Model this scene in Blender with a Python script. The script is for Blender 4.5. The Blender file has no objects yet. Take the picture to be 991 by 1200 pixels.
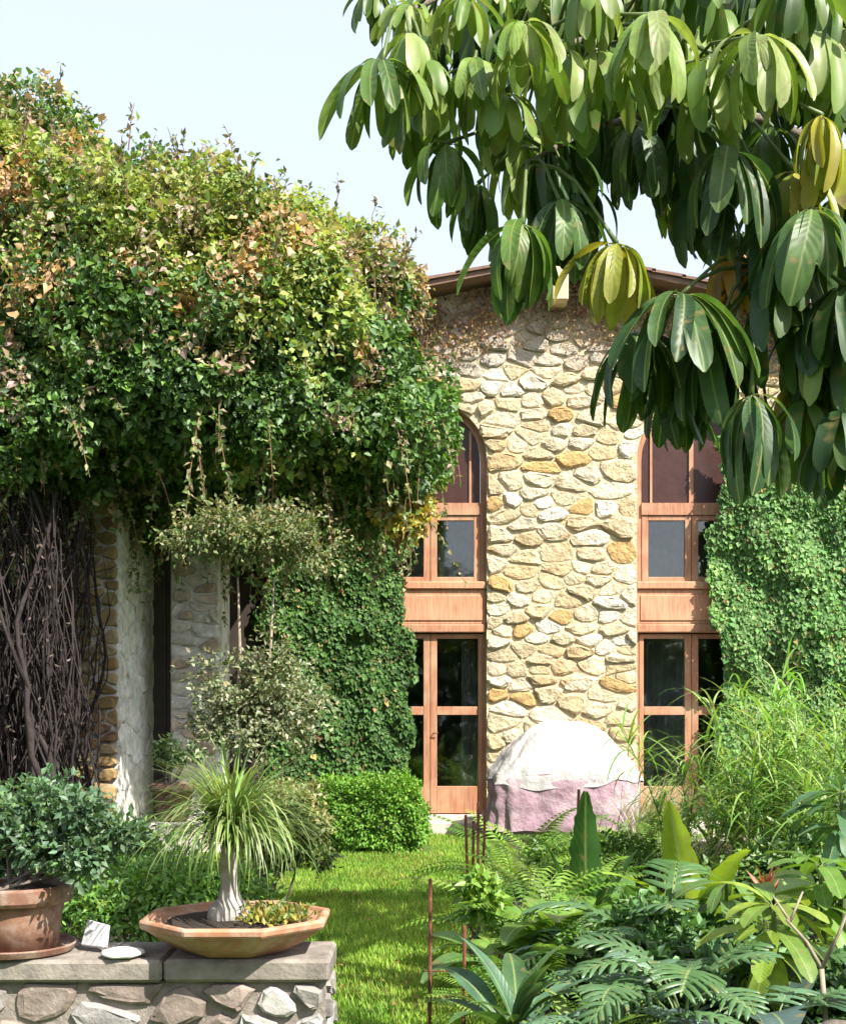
import bpy, bmesh, math, random
import numpy as np
from mathutils import Vector, Matrix, noise as mnoise

random.seed(7)
RNG = np.random.default_rng(7)
R = math.radians
SC = bpy.context.scene
COL = SC.collection

# ------------------------------------------------------------------ camera
F = 1456.0                      # focal length in photo pixels (photo 991 x 1200)
EYE = 1.6
cam_d = bpy.data.cameras.new('camera')
cam_d.sensor_fit = 'VERTICAL'
cam_d.sensor_height = 36.0
cam_d.lens = F / 1200 * 36.0
cam_d.shift_y = (830 - 600) / 1200
cam_d.clip_end = 2000
cam = bpy.data.objects.new('camera', cam_d)
cam.location = (0, 0, EYE)
cam.rotation_euler = (R(90), 0, 0)
COL.objects.link(cam)
SC.camera = cam

# ------------------------------------------------------------------ light
SUN = Vector((0.50, -0.48, 0.76)).normalized()       # towards the sun
elev = math.asin(SUN.z)
azim = math.atan2(SUN.x, SUN.y)
w = bpy.data.worlds.new('World')
SC.world = w
w.use_nodes = True
nt = w.node_tree
bg = nt.nodes['Background']
sky = nt.nodes.new('ShaderNodeTexSky')
sky.sky_type = 'NISHITA'
sky.sun_disc = False
sky.sun_elevation = elev
sky.sun_rotation = azim
sky.air_density = 1.0
sky.dust_density = 3.0
sky.ozone_density = 1.0
veil = nt.nodes.new('ShaderNodeMix'); veil.data_type = 'RGBA'      # thin bright veil of high cloud over the blue
veil.inputs[0].default_value = .72
veil.inputs[7].default_value = (2.46, 2.64, 3.05, 1)
nt.links.new(sky.outputs[0], veil.inputs[6])
nt.links.new(veil.outputs[2], bg.inputs[0])
bg.inputs[1].default_value = 0.15
sd = bpy.data.lights.new('sun', 'SUN')
sd.energy = 4.4
sd.angle = R(0.5)
sd.color = (1.0, 0.955, 0.87)
so = bpy.data.objects.new('sun', sd)
so.rotation_euler = (-SUN).to_track_quat('-Z', 'Y').to_euler()
so.location = (6, -6, 12)
COL.objects.link(so)
SC.view_settings.view_transform = 'Standard'
SC.view_settings.look = 'None'
SC.view_settings.exposure = 1.45
SC.view_settings.gamma = 1.0


# ------------------------------------------------------------------ helpers
def P(px, py, Y):
    return Vector(((px - 495.5) / F * Y, Y, EYE - (py - 830) / F * Y))


def tag(o, label=None, cat=None, group=None, kind=None):
    if label: o['label'] = label
    if cat: o['category'] = cat
    if group: o['group'] = group
    if kind: o['kind'] = kind
    return o


def empty(name, loc, label, cat, group=None):
    o = bpy.data.objects.new(name, None)
    o.empty_display_size = 0.1
    o.location = loc
    COL.objects.link(o)
    return tag(o, label, cat, group)


def link(name, me, parent=None, loc=None):
    """link mesh; verts are in world space, parent origin is subtracted by inverse matrix"""
    o = bpy.data.objects.new(name, me)
    COL.objects.link(o)
    if parent:
        o.parent = parent
        root = Vector((0, 0, 0))
        p = parent
        while p:
            root += Vector(p.location)
            p = p.parent
        o.location = (Vector(loc) if loc is not None else Vector((0, 0, 0))) - root
    elif loc is not None:
        o.location = loc
    return o


class MB:
    """collects boxes, tubes, lathes, prisms"""
    def __init__(s):
        s.v = []; s.f = []

    def add(s, v, f):
        n = len(s.v)
        s.v += [tuple(x) for x in v]
        s.f += [tuple(i + n for i in q) for q in f]

    def box(s, x0, x1, y0, y1, z0, z1):
        v = [(x, y, z) for x in (x0, x1) for y in (y0, y1) for z in (z0, z1)]
        s.add(v, [(0, 1, 3, 2), (4, 6, 7, 5), (0, 4, 5, 1), (2, 3, 7, 6), (0, 2, 6, 4), (1, 5, 7, 3)])

    def tube(s, pts, rad, sides=6, cap=True):
        pts = [Vector(p) for p in pts]
        n = len(pts)
        if not hasattr(rad, '__len__'): rad = [rad] * n
        up = None
        v = []; f = []
        for i, p in enumerate(pts):
            t = (pts[min(i + 1, n - 1)] - pts[max(i - 1, 0)])
            if t.length < 1e-9: t = Vector((0, 0, 1))
            t.normalize()
            if up is None:
                up = t.orthogonal().normalized()
            up = (up - t * up.dot(t))
            up = up.normalized() if up.length > 1e-6 else t.orthogonal().normalized()
            b = t.cross(up)
            for k in range(sides):
                a = 2 * math.pi * k / sides
                v.append(p + (up * math.cos(a) + b * math.sin(a)) * rad[i])
        for i in range(n - 1):
            for k in range(sides):
                a = i * sides + k; c = i * sides + (k + 1) % sides
                f.append((a, c, c + sides, a + sides))
        if cap:
            f.append(tuple(range(sides - 1, -1, -1)))
            f.append(tuple((n - 1) * sides + k for k in range(sides)))
        s.add(v, f)

    def lathe(s, prof, c, n=32, rot=0.0, wob=0.0):
        v = []; f = []
        m = len(prof)
        for i, (r, z) in enumerate(prof):
            for k in range(n):
                a = rot + 2 * math.pi * k / n
                rr = r * (1 + wob * mnoise.noise(Vector((math.cos(a) * 2, math.sin(a) * 2, z * 8))))
                v.append((c[0] + rr * math.cos(a), c[1] + rr * math.sin(a), c[2] + z))
        for i in range(m - 1):
            for k in range(n):
                a = i * n + k; b = i * n + (k + 1) % n
                f.append((a, b, b + n, a + n))
        f.append(tuple(range(n - 1, -1, -1)))
        f.append(tuple((m - 1) * n + k for k in range(n)))
        s.add(v, f)

    def prism(s, poly, y0, y1):
        """polygon in XZ, extruded from y0 (front) to y1"""
        n = len(poly)
        v = [(x, y0, z) for x, z in poly] + [(x, y1, z) for x, z in poly]
        f = [tuple(range(n)), tuple(range(2 * n - 1, n - 1, -1))]
        for i in range(n):
            j = (i + 1) % n
            f.append((j, i, i + n, j + n))
        s.add(v, f)

    def build(s, name, mat, parent=None, smooth=False, bevel=0.0, loc=None, obj_center=True):
        c = Vector((0, 0, 0))
        if loc is None:
            a = np.array(s.v)
            c = Vector((a.min(0) + a.max(0)) / 2)
            c.z = a[:, 2].min()
        else:
            c = Vector(loc)
        me = bpy.data.meshes.new(name)
        bm = bmesh.new()
        vs = [bm.verts.new(Vector(p) - c) for p in s.v]
        for q in s.f:
            try:
                bm.faces.new([vs[i] for i in q])
            except ValueError:
                pass
        big = [q for q in bm.faces if len(q.verts) > 8]
        if big: bmesh.ops.triangulate(bm, faces=big)
        bmesh.ops.recalc_face_normals(bm, faces=bm.faces)
        if bevel > 0:
            es = [e for e in bm.edges if len(e.link_faces) == 2 and e.calc_face_angle(0) > 0.6]
            bmesh.ops.bevel(bm, geom=es, offset=bevel, segments=1, affect='EDGES', clamp_overlap=True)
        bm.to_mesh(me); bm.free()
        if smooth:
            me.polygons.foreach_set('use_smooth', [True] * len(me.polygons))
        me.materials.append(mat)
        return link(name, me, parent, c)


def np_mesh(name, V, Fc, mat, parent=None, tint=None, smooth=False, kind=None, loc=(0, 0, 0)):
    """V (n,3) array, Fc (m,k) array of equal sized faces, tint (n,3) per-vertex colour"""
    me = bpy.data.meshes.new(name)
    V = np.asarray(V, dtype=np.float32) - np.asarray(loc, dtype=np.float32)
    Fc = np.asarray(Fc, dtype=np.int32)
    m, k = Fc.shape
    me.vertices.add(len(V)); me.vertices.foreach_set('co', V.ravel())
    me.loops.add(m * k); me.loops.foreach_set('vertex_index', Fc.ravel())
    me.polygons.add(m)
    me.polygons.foreach_set('loop_start', np.arange(0, m * k, k, dtype=np.int32))
    if smooth: me.polygons.foreach_set('use_smooth', np.ones(m, dtype=bool))
    me.update(calc_edges=True)
    if tint is not None:
        ca = me.color_attributes.new('tint', 'FLOAT_COLOR', 'POINT')
        c4 = np.ones((len(V), 4), dtype=np.float32); c4[:, :3] = tint
        ca.data.foreach_set('color', c4.ravel())
    me.materials.append(mat)
    o = link(name, me, parent, loc)
    if kind: o['kind'] = kind
    return o


def unit(a):
    return a / np.maximum(np.linalg.norm(a, axis=-1, keepdims=True), 1e-9)


def leaf_cloud(name, pos, d, nrm, L, W, cols, mat, parent=None, fold=0.18, kind='stuff', loc=(0, 0, 0), extra=None):
    """N small folded leaves (two triangles each side of the midrib)"""
    N = len(pos)
    d = unit(d)
    nrm = unit(nrm - d * np.sum(nrm * d, -1, keepdims=True))
    s = np.cross(d, nrm)
    L = np.asarray(L).reshape(-1, 1) * np.ones((N, 1)); W = np.asarray(W).reshape(-1, 1) * np.ones((N, 1))
    V = np.empty((N, 4, 3), dtype=np.float32)
    V[:, 0] = pos
    V[:, 1] = pos + d * L * .45 + s * W * .5 + nrm * W * fold
    V[:, 2] = pos + d * L - nrm * L * .12
    V[:, 3] = pos + d * L * .45 - s * W * .5 + nrm * W * fold
    i = np.arange(N)[:, None] * 4
    Fc = np.concatenate([i + np.array([[0, 2, 1]]), i + np.array([[0, 3, 2]])], 0)
    tint = np.repeat(cols, 4, axis=0)
    return np_mesh(name, V.reshape(-1, 3), Fc, mat, parent, tint, kind=kind, loc=loc)


def strips(name, base, az, e0, e1, L, W, cols, mat, parent=None, seg=6, kind='stuff', loc=(0, 0, 0), sway=None, w0=.5):
    """N arching grass-like strips"""
    N = len(base)
    V = np.empty((N, seg + 1, 2, 3), dtype=np.float32)
    p = np.array(base, dtype=float)
    hz = np.stack([np.cos(az), np.sin(az), np.zeros(N)], -1)
    side = np.stack([-np.sin(az), np.cos(az), np.zeros(N)], -1)
    if sway is None: sway = RNG.normal(0, .15, N)
    for k in range(seg + 1):
        t = k / seg
        wd = W * (w0 + (1 - w0) * min(1, t * 4)) * (1 - t ** 2.2) + 0.0004
        V[:, k, 0] = p + side * wd[:, None] * .5
        V[:, k, 1] = p - side * wd[:, None] * .5
        e = e0 + (e1 - e0) * (t ** 1.2)
        dd = hz * np.cos(e)[:, None] + np.array([0, 0, 1.]) * np.sin(e)[:, None] + side * (sway * t)[:, None]
        p = p + dd * (L / seg)[:, None]
    idx = np.arange(N)[:, None] * (seg + 1) * 2
    Fc = np.concatenate([idx + np.array([[2 * k, 2 * k + 1, 2 * k + 3, 2 * k + 2]]) for k in range(seg)], 0)
    tint = np.repeat(cols, (seg + 1) * 2, axis=0)
    return np_mesh(name, V.reshape(-1, 3), Fc, mat, parent, tint, kind=kind, loc=loc, smooth=True)


def rand_dirs(n):
    return unit(RNG.normal(size=(n, 3)))


def pal(cols, n, jit=.18):
    """pick palette colours at random with brightness jitter"""
    cols = np.array([c[:3] for c in cols]); wts = None
    i = RNG.integers(0, len(cols), n)
    return cols[i] * (1 + RNG.uniform(-jit, jit, (n, 1))) * (1 + RNG.uniform(-.08, .08, (n, 3)))


def vnoise(p, scale, seed=0.0):
    """cheap smooth 3-D value noise, vectorised, -1..1"""
    q = p * scale + seed
    i = np.floor(q).astype(np.int64); f = q - i
    f = f * f * (3 - 2 * f)
    out = 0
    for dx in (0, 1):
        for dy in (0, 1):
            for dz in (0, 1):
                h = (i[:, 0] + dx) * 374761393 + (i[:, 1] + dy) * 668265263 + (i[:, 2] + dz) * 2147483647
                h = (h ^ (h >> 13)) * 1274126177
                h = ((h ^ (h >> 16)) & 0xffff) / 32767.5 - 1
                wx = f[:, 0] if dx else 1 - f[:, 0]
                wy = f[:, 1] if dy else 1 - f[:, 1]
                wz = f[:, 2] if dz else 1 - f[:, 2]
                out = out + h * wx * wy * wz
    return out


# ------------------------------------------------------------------ materials
def new_mat(name):
    m = bpy.data.materials.new(name); m.use_nodes = True
    n = m.node_tree
    return m, n, n.nodes['Principled BSDF'], n.nodes['Material Output']


def src_node(n, source, col=None):
    if source == 'attr':
        a = n.nodes.new('ShaderNodeAttribute'); a.attribute_name = 'tint'; return a.outputs['Color']
    if source == 'obj':
        a = n.nodes.new('ShaderNodeObjectInfo'); return a.outputs['Color']
    a = n.nodes.new('ShaderNodeRGB'); a.outputs[0].default_value = (*col, 1); return a.outputs[0]


def mul_noise(n, csock, scale, lo, hi, detail=6, rough=.6, coord='Object'):
    tc = n.nodes.new('ShaderNodeTexCoord')
    nz = n.nodes.new('ShaderNodeTexNoise'); nz.inputs['Scale'].default_value = scale
    nz.inputs['Detail'].default_value = detail; nz.inputs['Roughness'].default_value = rough
    if coord == 'World':
        gp = n.nodes.new('ShaderNodeNewGeometry'); n.links.new(gp.outputs['Position'], nz.inputs['Vector'])
    elif coord == 'Leaf':                    # a different piece of the noise on every leaf
        oi = n.nodes.new('ShaderNodeObjectInfo'); va = n.nodes.new('ShaderNodeVectorMath'); va.operation = 'MULTIPLY_ADD'
        va.inputs[1].default_value = (40, 17, 23)
        n.links.new(oi.outputs['Random'], va.inputs[0]); n.links.new(tc.outputs['Object'], va.inputs[2]); n.links.new(va.outputs[0], nz.inputs['Vector'])
    else:
        n.links.new(tc.outputs[coord], nz.inputs['Vector'])
    mr = n.nodes.new('ShaderNodeMapRange')
    mr.inputs[1].default_value = .3; mr.inputs[2].default_value = .7
    mr.inputs[3].default_value = lo; mr.inputs[4].default_value = hi
    n.links.new(nz.outputs[0], mr.inputs[0])
    mx = n.nodes.new('ShaderNodeMix'); mx.data_type = 'RGBA'; mx.blend_type = 'MULTIPLY'
    mx.inputs[0].default_value = 1
    n.links.new(csock, mx.inputs[6]); n.links.new(mr.outputs[0], mx.inputs[7])
    return mx.outputs[2], nz


def mix_col(n, fac, a, b):
    mx = n.nodes.new('ShaderNodeMix'); mx.data_type = 'RGBA'
    if isinstance(fac, float): mx.inputs[0].default_value = fac
    else: n.links.new(fac, mx.inputs[0])
    for k, v in ((6, a), (7, b)):
        if isinstance(v, tuple): mx.inputs[k].default_value = (*v, 1)
        else: n.links.new(v, mx.inputs[k])
    return mx.outputs[2]


def add_bump(n, b, scale, strength, dist=.02, detail=8):
    tc = n.nodes.new('ShaderNodeNewGeometry')
    nz = n.nodes.new('ShaderNodeTexNoise'); nz.inputs['Scale'].default_value = scale; nz.inputs['Detail'].default_value = detail
    nz.inputs['Roughness'].default_value = .65
    n.links.new(tc.outputs['Position'], nz.inputs['Vector'])
    bp = n.nodes.new('ShaderNodeBump'); bp.inputs['Strength'].default_value = strength; bp.inputs['Distance'].default_value = dist
    n.links.new(nz.outputs[0], bp.inputs['Height'])
    n.links.new(bp.outputs[0], b.inputs['Normal'])


def leaf_mat(name, source='attr', rough=.45, trans=.3, midrib=None, spec=.5, veins=0, nscale=14):
    m, n, b, out = new_mat(name)
    c = src_node(n, source)
    c, nz = mul_noise(n, c, nscale, .7 if source == 'obj' else .75, 1.25, coord='Leaf' if source == 'obj' else 'Object')
    if midrib:
        tc = n.nodes.new('ShaderNodeTexCoord'); sx = n.nodes.new('ShaderNodeSeparateXYZ')
        n.links.new(tc.outputs['Object'], sx.inputs[0])
        ab = n.nodes.new('ShaderNodeMath'); ab.operation = 'ABSOLUTE'; n.links.new(sx.outputs[1], ab.inputs[0])
        mr = n.nodes.new('ShaderNodeMapRange'); mr.inputs[1].default_value = 0; mr.inputs[2].default_value = midrib
        mr.inputs[3].default_value = .75; mr.inputs[4].default_value = 0
        n.links.new(ab.outputs[0], mr.inputs[0])
        hs = n.nodes.new('ShaderNodeMix'); hs.data_type = 'RGBA'; hs.blend_type = 'MIX'
        n.links.new(mr.outputs[0], hs.inputs[0]); n.links.new(c, hs.inputs[6]); hs.inputs[7].default_value = (.28, .34, .12, 1)
        c = hs.outputs[2]
        if veins:
            wv = n.nodes.new('ShaderNodeTexWave'); wv.wave_type = 'BANDS'; wv.bands_direction = 'X'
            wv.inputs['Scale'].default_value = veins; wv.inputs['Distortion'].default_value = 1.0
            cb = n.nodes.new('ShaderNodeCombineXYZ')
            mm = n.nodes.new('ShaderNodeMath'); mm.operation = 'MULTIPLY_ADD'; mm.inputs[1].default_value = -.7
            n.links.new(ab.outputs[0], mm.inputs[0]); n.links.new(sx.outputs[0], mm.inputs[2])
            n.links.new(mm.outputs[0], cb.inputs[0])
            n.links.new(cb.outputs[0], wv.inputs['Vector'])
            bp = n.nodes.new('ShaderNodeBump'); bp.inputs['Strength'].default_value = .22; bp.inputs['Distance'].default_value = .003
            n.links.new(wv.outputs['Fac'], bp.inputs['Height']); n.links.new(bp.outputs[0], b.inputs['Normal'])
    if source == 'obj':
        va = nz.inputs['Vector'].links[0].from_socket
        sp = n.nodes.new('ShaderNodeTexNoise'); sp.inputs['Scale'].default_value = 11; sp.inputs['Detail'].default_value = 4
        n.links.new(va, sp.inputs['Vector'])
        mr2 = n.nodes.new('ShaderNodeMapRange'); mr2.inputs[1].default_value = .60; mr2.inputs[2].default_value = .72; mr2.inputs[4].default_value = .75
        n.links.new(sp.outputs[0], mr2.inputs[0])
        c = mix_col(n, mr2.outputs[0], c, (.22, .17, .06))
    n.links.new(c, b.inputs['Base Color'])
    b.inputs['Roughness'].default_value = rough
    b.inputs['Specular IOR Level'].default_value = spec
    tr = n.nodes.new('ShaderNodeBsdfTranslucent')
    g = n.nodes.new('ShaderNodeMix'); g.data_type = 'RGBA'; g.blend_type = 'MULTIPLY'; g.inputs[0].default_value = 1
    n.links.new(c, g.inputs[6]); g.inputs[7].default_value = (1.5, 1.5, .7, 1)
    n.links.new(g.outputs[2], tr.inputs[0])
    ms = n.nodes.new('ShaderNodeMixShader'); ms.inputs[0].default_value = trans
    n.links.new(b.outputs[0], ms.inputs[1]); n.links.new(tr.outputs[0], ms.inputs[2])
    n.links.new(ms.outputs[0], out.inputs[0])
    return m


def solid(name, col, rough=.8, source=None, nscale=6, lo=.7, hi=1.15, bump=0, bscale=30, bdist=.01, spec=.4, blotch=None, bl_scale=3, bl_lo=.5, bl_hi=.62, metal=0):
    m, n, b, out = new_mat(name)
    c = src_node(n, source or 'rgb', col)
    c, nz = mul_noise(n, c, nscale, lo, hi, coord='World')
    if blotch:
        tc = n.nodes.new('ShaderNodeNewGeometry')
        z = n.nodes.new('ShaderNodeTexNoise'); z.inputs['Scale'].default_value = bl_scale; z.inputs['Detail'].default_value = 8
        z.inputs['Roughness'].default_value = .7
        n.links.new(tc.outputs['Position'], z.inputs['Vector'])
        mr = n.nodes.new('ShaderNodeMapRange'); mr.inputs[1].default_value = bl_lo; mr.inputs[2].default_value = bl_hi
        n.links.new(z.outputs[0], mr.inputs[0])
        c = mix_col(n, mr.outputs[0], c, blotch)
    n.links.new(c, b.inputs['Base Color'])
    b.inputs['Roughness'].default_value = rough
    b.inputs['Specular IOR Level'].default_value = spec
    b.inputs['Metallic'].default_value = metal
    if bump: add_bump(n, b, bscale, bump, bdist)
    return m


def wood_mat(name, col):
    m, n, b, out = new_mat(name)
    tc = n.nodes.new('ShaderNodeTexCoord')
    mp = n.nodes.new('ShaderNodeMapping'); mp.inputs['Scale'].default_value = (18, 18, 1.5)
    n.links.new(tc.outputs['Object'], mp.inputs[0])
    nz = n.nodes.new('ShaderNodeTexNoise'); nz.inputs['Scale'].default_value = 2; nz.inputs['Detail'].default_value = 8
    n.links.new(mp.outputs[0], nz.inputs['Vector'])
    r = n.nodes.new('ShaderNodeValToRGB')
    r.color_ramp.elements[0].position = .3; r.color_ramp.elements[0].color = (*[x * .6 for x in col], 1)
    r.color_ramp.elements[1].position = .7; r.color_ramp.elements[1].color = (*[min(1, x * 1.15) for x in col], 1)
    n.links.new(nz.outputs[0], r.inputs[0])
    gp = n.nodes.new('ShaderNodeNewGeometry'); z2 = n.nodes.new('ShaderNodeTexNoise'); z2.inputs['Scale'].default_value = 3.5; z2.inputs['Detail'].default_value = 7
    n.links.new(gp.outputs['Position'], z2.inputs['Vector'])
    m2 = n.nodes.new('ShaderNodeMapRange'); m2.inputs[1].default_value = .45; m2.inputs[2].default_value = .7; m2.inputs[4].default_value = .65
    n.links.new(z2.outputs[0], m2.inputs[0])
    cc = mix_col(n, m2.outputs[0], r.outputs[0], (.44, .30, .18))
    n.links.new(cc, b.inputs['Base Color'])
    b.inputs['Roughness'].default_value = .6
    bp = n.nodes.new('ShaderNodeBump'); bp.inputs['Strength'].default_value = .25; bp.inputs['Distance'].default_value = .003
    n.links.new(nz.outputs[0], bp.inputs['Height']); n.links.new(bp.outputs[0], b.inputs['Normal'])
    return m


def glass_mat(name):
    m, n, b, out = new_mat(name)
    t = n.nodes.new('ShaderNodeBsdfTransparent'); t.inputs[0].default_value = (.8, .84, .84, 1)
    g = n.nodes.new('ShaderNodeBsdfGlossy'); g.inputs['Roughness'].default_value = .03
    fr = n.nodes.new('ShaderNodeFresnel'); fr.inputs[0].default_value = 1.5
    ad = n.nodes.new('ShaderNodeMath'); ad.operation = 'ADD'; ad.inputs[1].default_value = .06
    n.links.new(fr.outputs[0], ad.inputs[0])
    add = n.nodes.new('ShaderNodeTexCoord')
    nz = n.nodes.new('ShaderNodeTexNoise'); nz.inputs['Scale'].default_value = 3
    n.links.new(add.outputs['Object'], nz.inputs['Vector'])
    bp = n.nodes.new('ShaderNodeBump'); bp.inputs['Strength'].default_value = .08; bp.inputs['Distance'].default_value = .01
    n.links.new(nz.outputs[0], bp.inputs['Height']); n.links.new(bp.outputs[0], g.inputs['Normal'])
    ms = n.nodes.new('ShaderNodeMixShader')
    n.links.new(ad.outputs[0], ms.inputs[0]); n.links.new(t.outputs[0], ms.inputs[1]); n.links.new(g.outputs[0], ms.inputs[2])
    n.links.new(ms.outputs[0], out.inputs[0])
    return m


M_STONE = solid('rubble_stone', None, .88, source='obj', nscale=7, lo=.70, hi=1.2, bump=1.0, bscale=12, bdist=.08, blotch=(.52, .34, .15), bl_scale=1.9, bl_lo=.50, bl_hi=.74)
M_MORTAR = solid('lime_mortar', (.60, .51, .34), .95, nscale=4, lo=.75, hi=1.15, bump=1, bscale=13, bdist=.07, blotch=(.50, .33, .16), bl_scale=1.6, bl_lo=.54, bl_hi=.74)
M_GSTONE = solid('grey_wall_stone', None, .85, source='obj', nscale=9, lo=.6, hi=1.25, bump=.7, bscale=35, bdist=.012, blotch=(.36, .34, .30), bl_scale=7, bl_lo=.57, bl_hi=.75)
M_GMORTAR = solid('grey_mortar', (.25, .215, .185), .95, nscale=20, bump=.7, bscale=60, bdist=.012)
M_CAP = solid('coping_concrete', (.235, .205, .175), .85, nscale=9, lo=.55, hi=1.3, bump=.6, bscale=45, bdist=.01, blotch=(.11, .10, .09), bl_scale=4, bl_lo=.5, bl_hi=.68)
M_WHITEW = solid('old_whitewash', (.70, .69, .66), .9, nscale=4, lo=.7, hi=1.1, bump=.8, bscale=12, bdist=.03, blotch=(.30, .24, .16), bl_scale=3.2, bl_lo=.52, bl_hi=.64)
M_WOOD = wood_mat('redwood_frame', (.41, .185, .10))
M_WOOD2 = wood_mat('redwood_panel', (.52, .24, .13))
M_DARKW = solid('dark_stained_wood', (.05, .018, .014), .4, nscale=6, bump=.2, bscale=30)
M_SHADEW = solid('porch_shade_wood', (.035, .024, .018), .7, nscale=6, bump=.3, bscale=30)  # near-black, stands in for the shade inside the porch
M_GLASS = glass_mat('window_glass')
M_ROOF = solid('roof_tile', (.20, .12, .09), .85, nscale=5, bump=.4, bscale=20)
M_BEAM = solid('pale_beam', (.62, .50, .32), .8, nscale=8)
M_INT = solid('interior_plaster', (.22, .19, .16), .9)
M_CURT = solid('net_curtain', (.45, .44, .42), .9)
M_STEP = solid('pale_step_stone', (.52, .49, .42), .85, nscale=7, bump=.4, bscale=30, blotch=(.33, .29, .22), bl_scale=5)
M_TERRA = solid('terracotta', (.36, .17, .095), .8, nscale=7, lo=.65, hi=1.2, bump=.25, bscale=60, bdist=.004, blotch=(.46, .34, .26), bl_scale=9, bl_lo=.47, bl_hi=.72)
M_TERRA_D = solid('weathered_terracotta', (.21, .105, .068), .85, nscale=9, lo=.6, hi=1.25, bump=.3, bscale=60, bdist=.004, blotch=(.32, .25, .20), bl_scale=10, bl_lo=.46, bl_hi=.68)
M_SOIL = solid('soil', (.045, .032, .022), .95, nscale=20, bump=1, bscale=40, bdist=.03)
M_WHITE = solid('white_stone', (.78, .78, .76), .6, nscale=10, lo=.85, hi=1.05, bump=.2, bscale=50)
M_GREYW = solid('grey_white_stone', (.55, .56, .58), .8, nscale=16, lo=.85, hi=1.1, bump=.5, bscale=50, bdist=.008)
M_COVERW = solid('white_cover_cloth', (.44, .42, .40), .7, nscale=3, lo=.78, hi=1.06, bump=.5, bscale=3.2, bdist=.12, blotch=(.40, .35, .32), bl_scale=2.4, bl_lo=.54, bl_hi=.75)
M_COVERM = solid('mauve_cover_cloth', (.31, .20, .235), .55, nscale=4, lo=.75, hi=1.2, bump=.5, bscale=3.2, bdist=.12, blotch=(.38, .31, .31), bl_scale=3, bl_lo=.48, bl_hi=.66)
M_RUST = solid('rusty_iron', (.16, .055, .03), .8, nscale=30, lo=.5, hi=1.5, bump=.4, bscale=120, bdist=.002)
M_BARK = solid('grey_bark', (.17, .14, .11), .9, nscale=12, lo=.55, hi=1.3, bump=.8, bscale=30, bdist=.02)
M_DEADV = solid('dead_vine_bark', (.030, .022, .021), .9, nscale=14, lo=.5, hi=1.5, bump=.6, bscale=40, bdist=.01)
M_DRYST = solid('dry_stem_bark', (.20, .11, .06), .9, nscale=14, lo=.6, hi=1.3)
M_PALEST = solid('pale_twig_bark', (.30, .25, .18), .85, nscale=14, lo=.6, hi=1.2)
M_TRUNKP = solid('ponytail_bark', (.36, .33, .30), .85, nscale=25, lo=.6, hi=1.2, bump=.5, bscale=60, bdist=.006)
M_PETI = solid('green_petiole', (.10, .14, .04), .5, nscale=10)
M_LEAF = leaf_mat('vine_leaves', 'attr', .5, .28, nscale=3)
M_IVY = leaf_mat('ivy_leaves', 'attr', .55, .25, nscale=3, spec=.3)
M_BLADE = leaf_mat('blade_leaves', 'attr', .45, .32, nscale=3)
M_GRASS = leaf_mat('grass_blades', 'attr', .6, .3, nscale=1.5, spec=.2)
M_UMB = leaf_mat('umbrella_leaflets', 'obj', .46, .34, midrib=.012, veins=9, nscale=5, spec=.4)
M_BIG = leaf_mat('broad_leaves', 'obj', .4, .3, midrib=.010, veins=10, nscale=6)
M_FERN = leaf_mat('fern_leaves', 'obj', .45, .3, nscale=8)


# ------------------------------------------------------------------ ground
def ground_sheet():
    mb = MB()
    mb.v = [(-150, -80, 0), (150, -80, 0), (150, 220, 0), (-150, 220, 0)]
    mb.f = [(0, 1, 2, 3)]
    m, n, b, out = new_mat('ground_turf')
    c = src_node(n, 'rgb', (.085, .15, .03))
    c, _ = mul_noise(n, c, 1.2, .6, 1.25)
    n.links.new(c, b.inputs['Base Color']); b.inputs['Roughness'].default_value = 1
    b.inputs['Specular IOR Level'].default_value = .1
    add_bump(n, b, 60, .8, .03)
    o = mb.build('ground', m, loc=(0, 0, 0))
    tag(o, kind='structure')


ground_sheet()

BED = [(.55, 3.0), (.42, 5.5), (.42, 7), (.55, 9), (.85, 11), (.95, 13.5), (1.0, 14.8), (4.6, 14.8), (4.7, 16), (9, 16), (9, 3.0)]


def flat(name, poly, z, mat, kind='structure'):
    mb = MB()
    mb.v = [(x, y, z) for x, y in poly]; mb.f = [tuple(range(len(poly)))]
    o = mb.build(name, mat, loc=(0, 0, 0)); tag(o, kind=kind); return o


flat('garden_bed', BED, .012, M_SOIL)
flat('flower_bed', [(-5, 5.0), (-.95, 5.0), (-1.15, 8.0), (-1.45, 12.6), (-5, 12.6)], .012, M_SOIL)


def in_poly(x, y, poly):
    c = np.zeros(len(x), bool)
    n = len(poly)
    for i in range(n):
        x0, y0 = poly[i]; x1, y1 = poly[(i + 1) % n]
        t = ((y0 > y) != (y1 > y)) & (x < (x1 - x0) * (y - y0) / ((y1 - y0) or 1e-9) + x0)
        c ^= t
    return c


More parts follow.
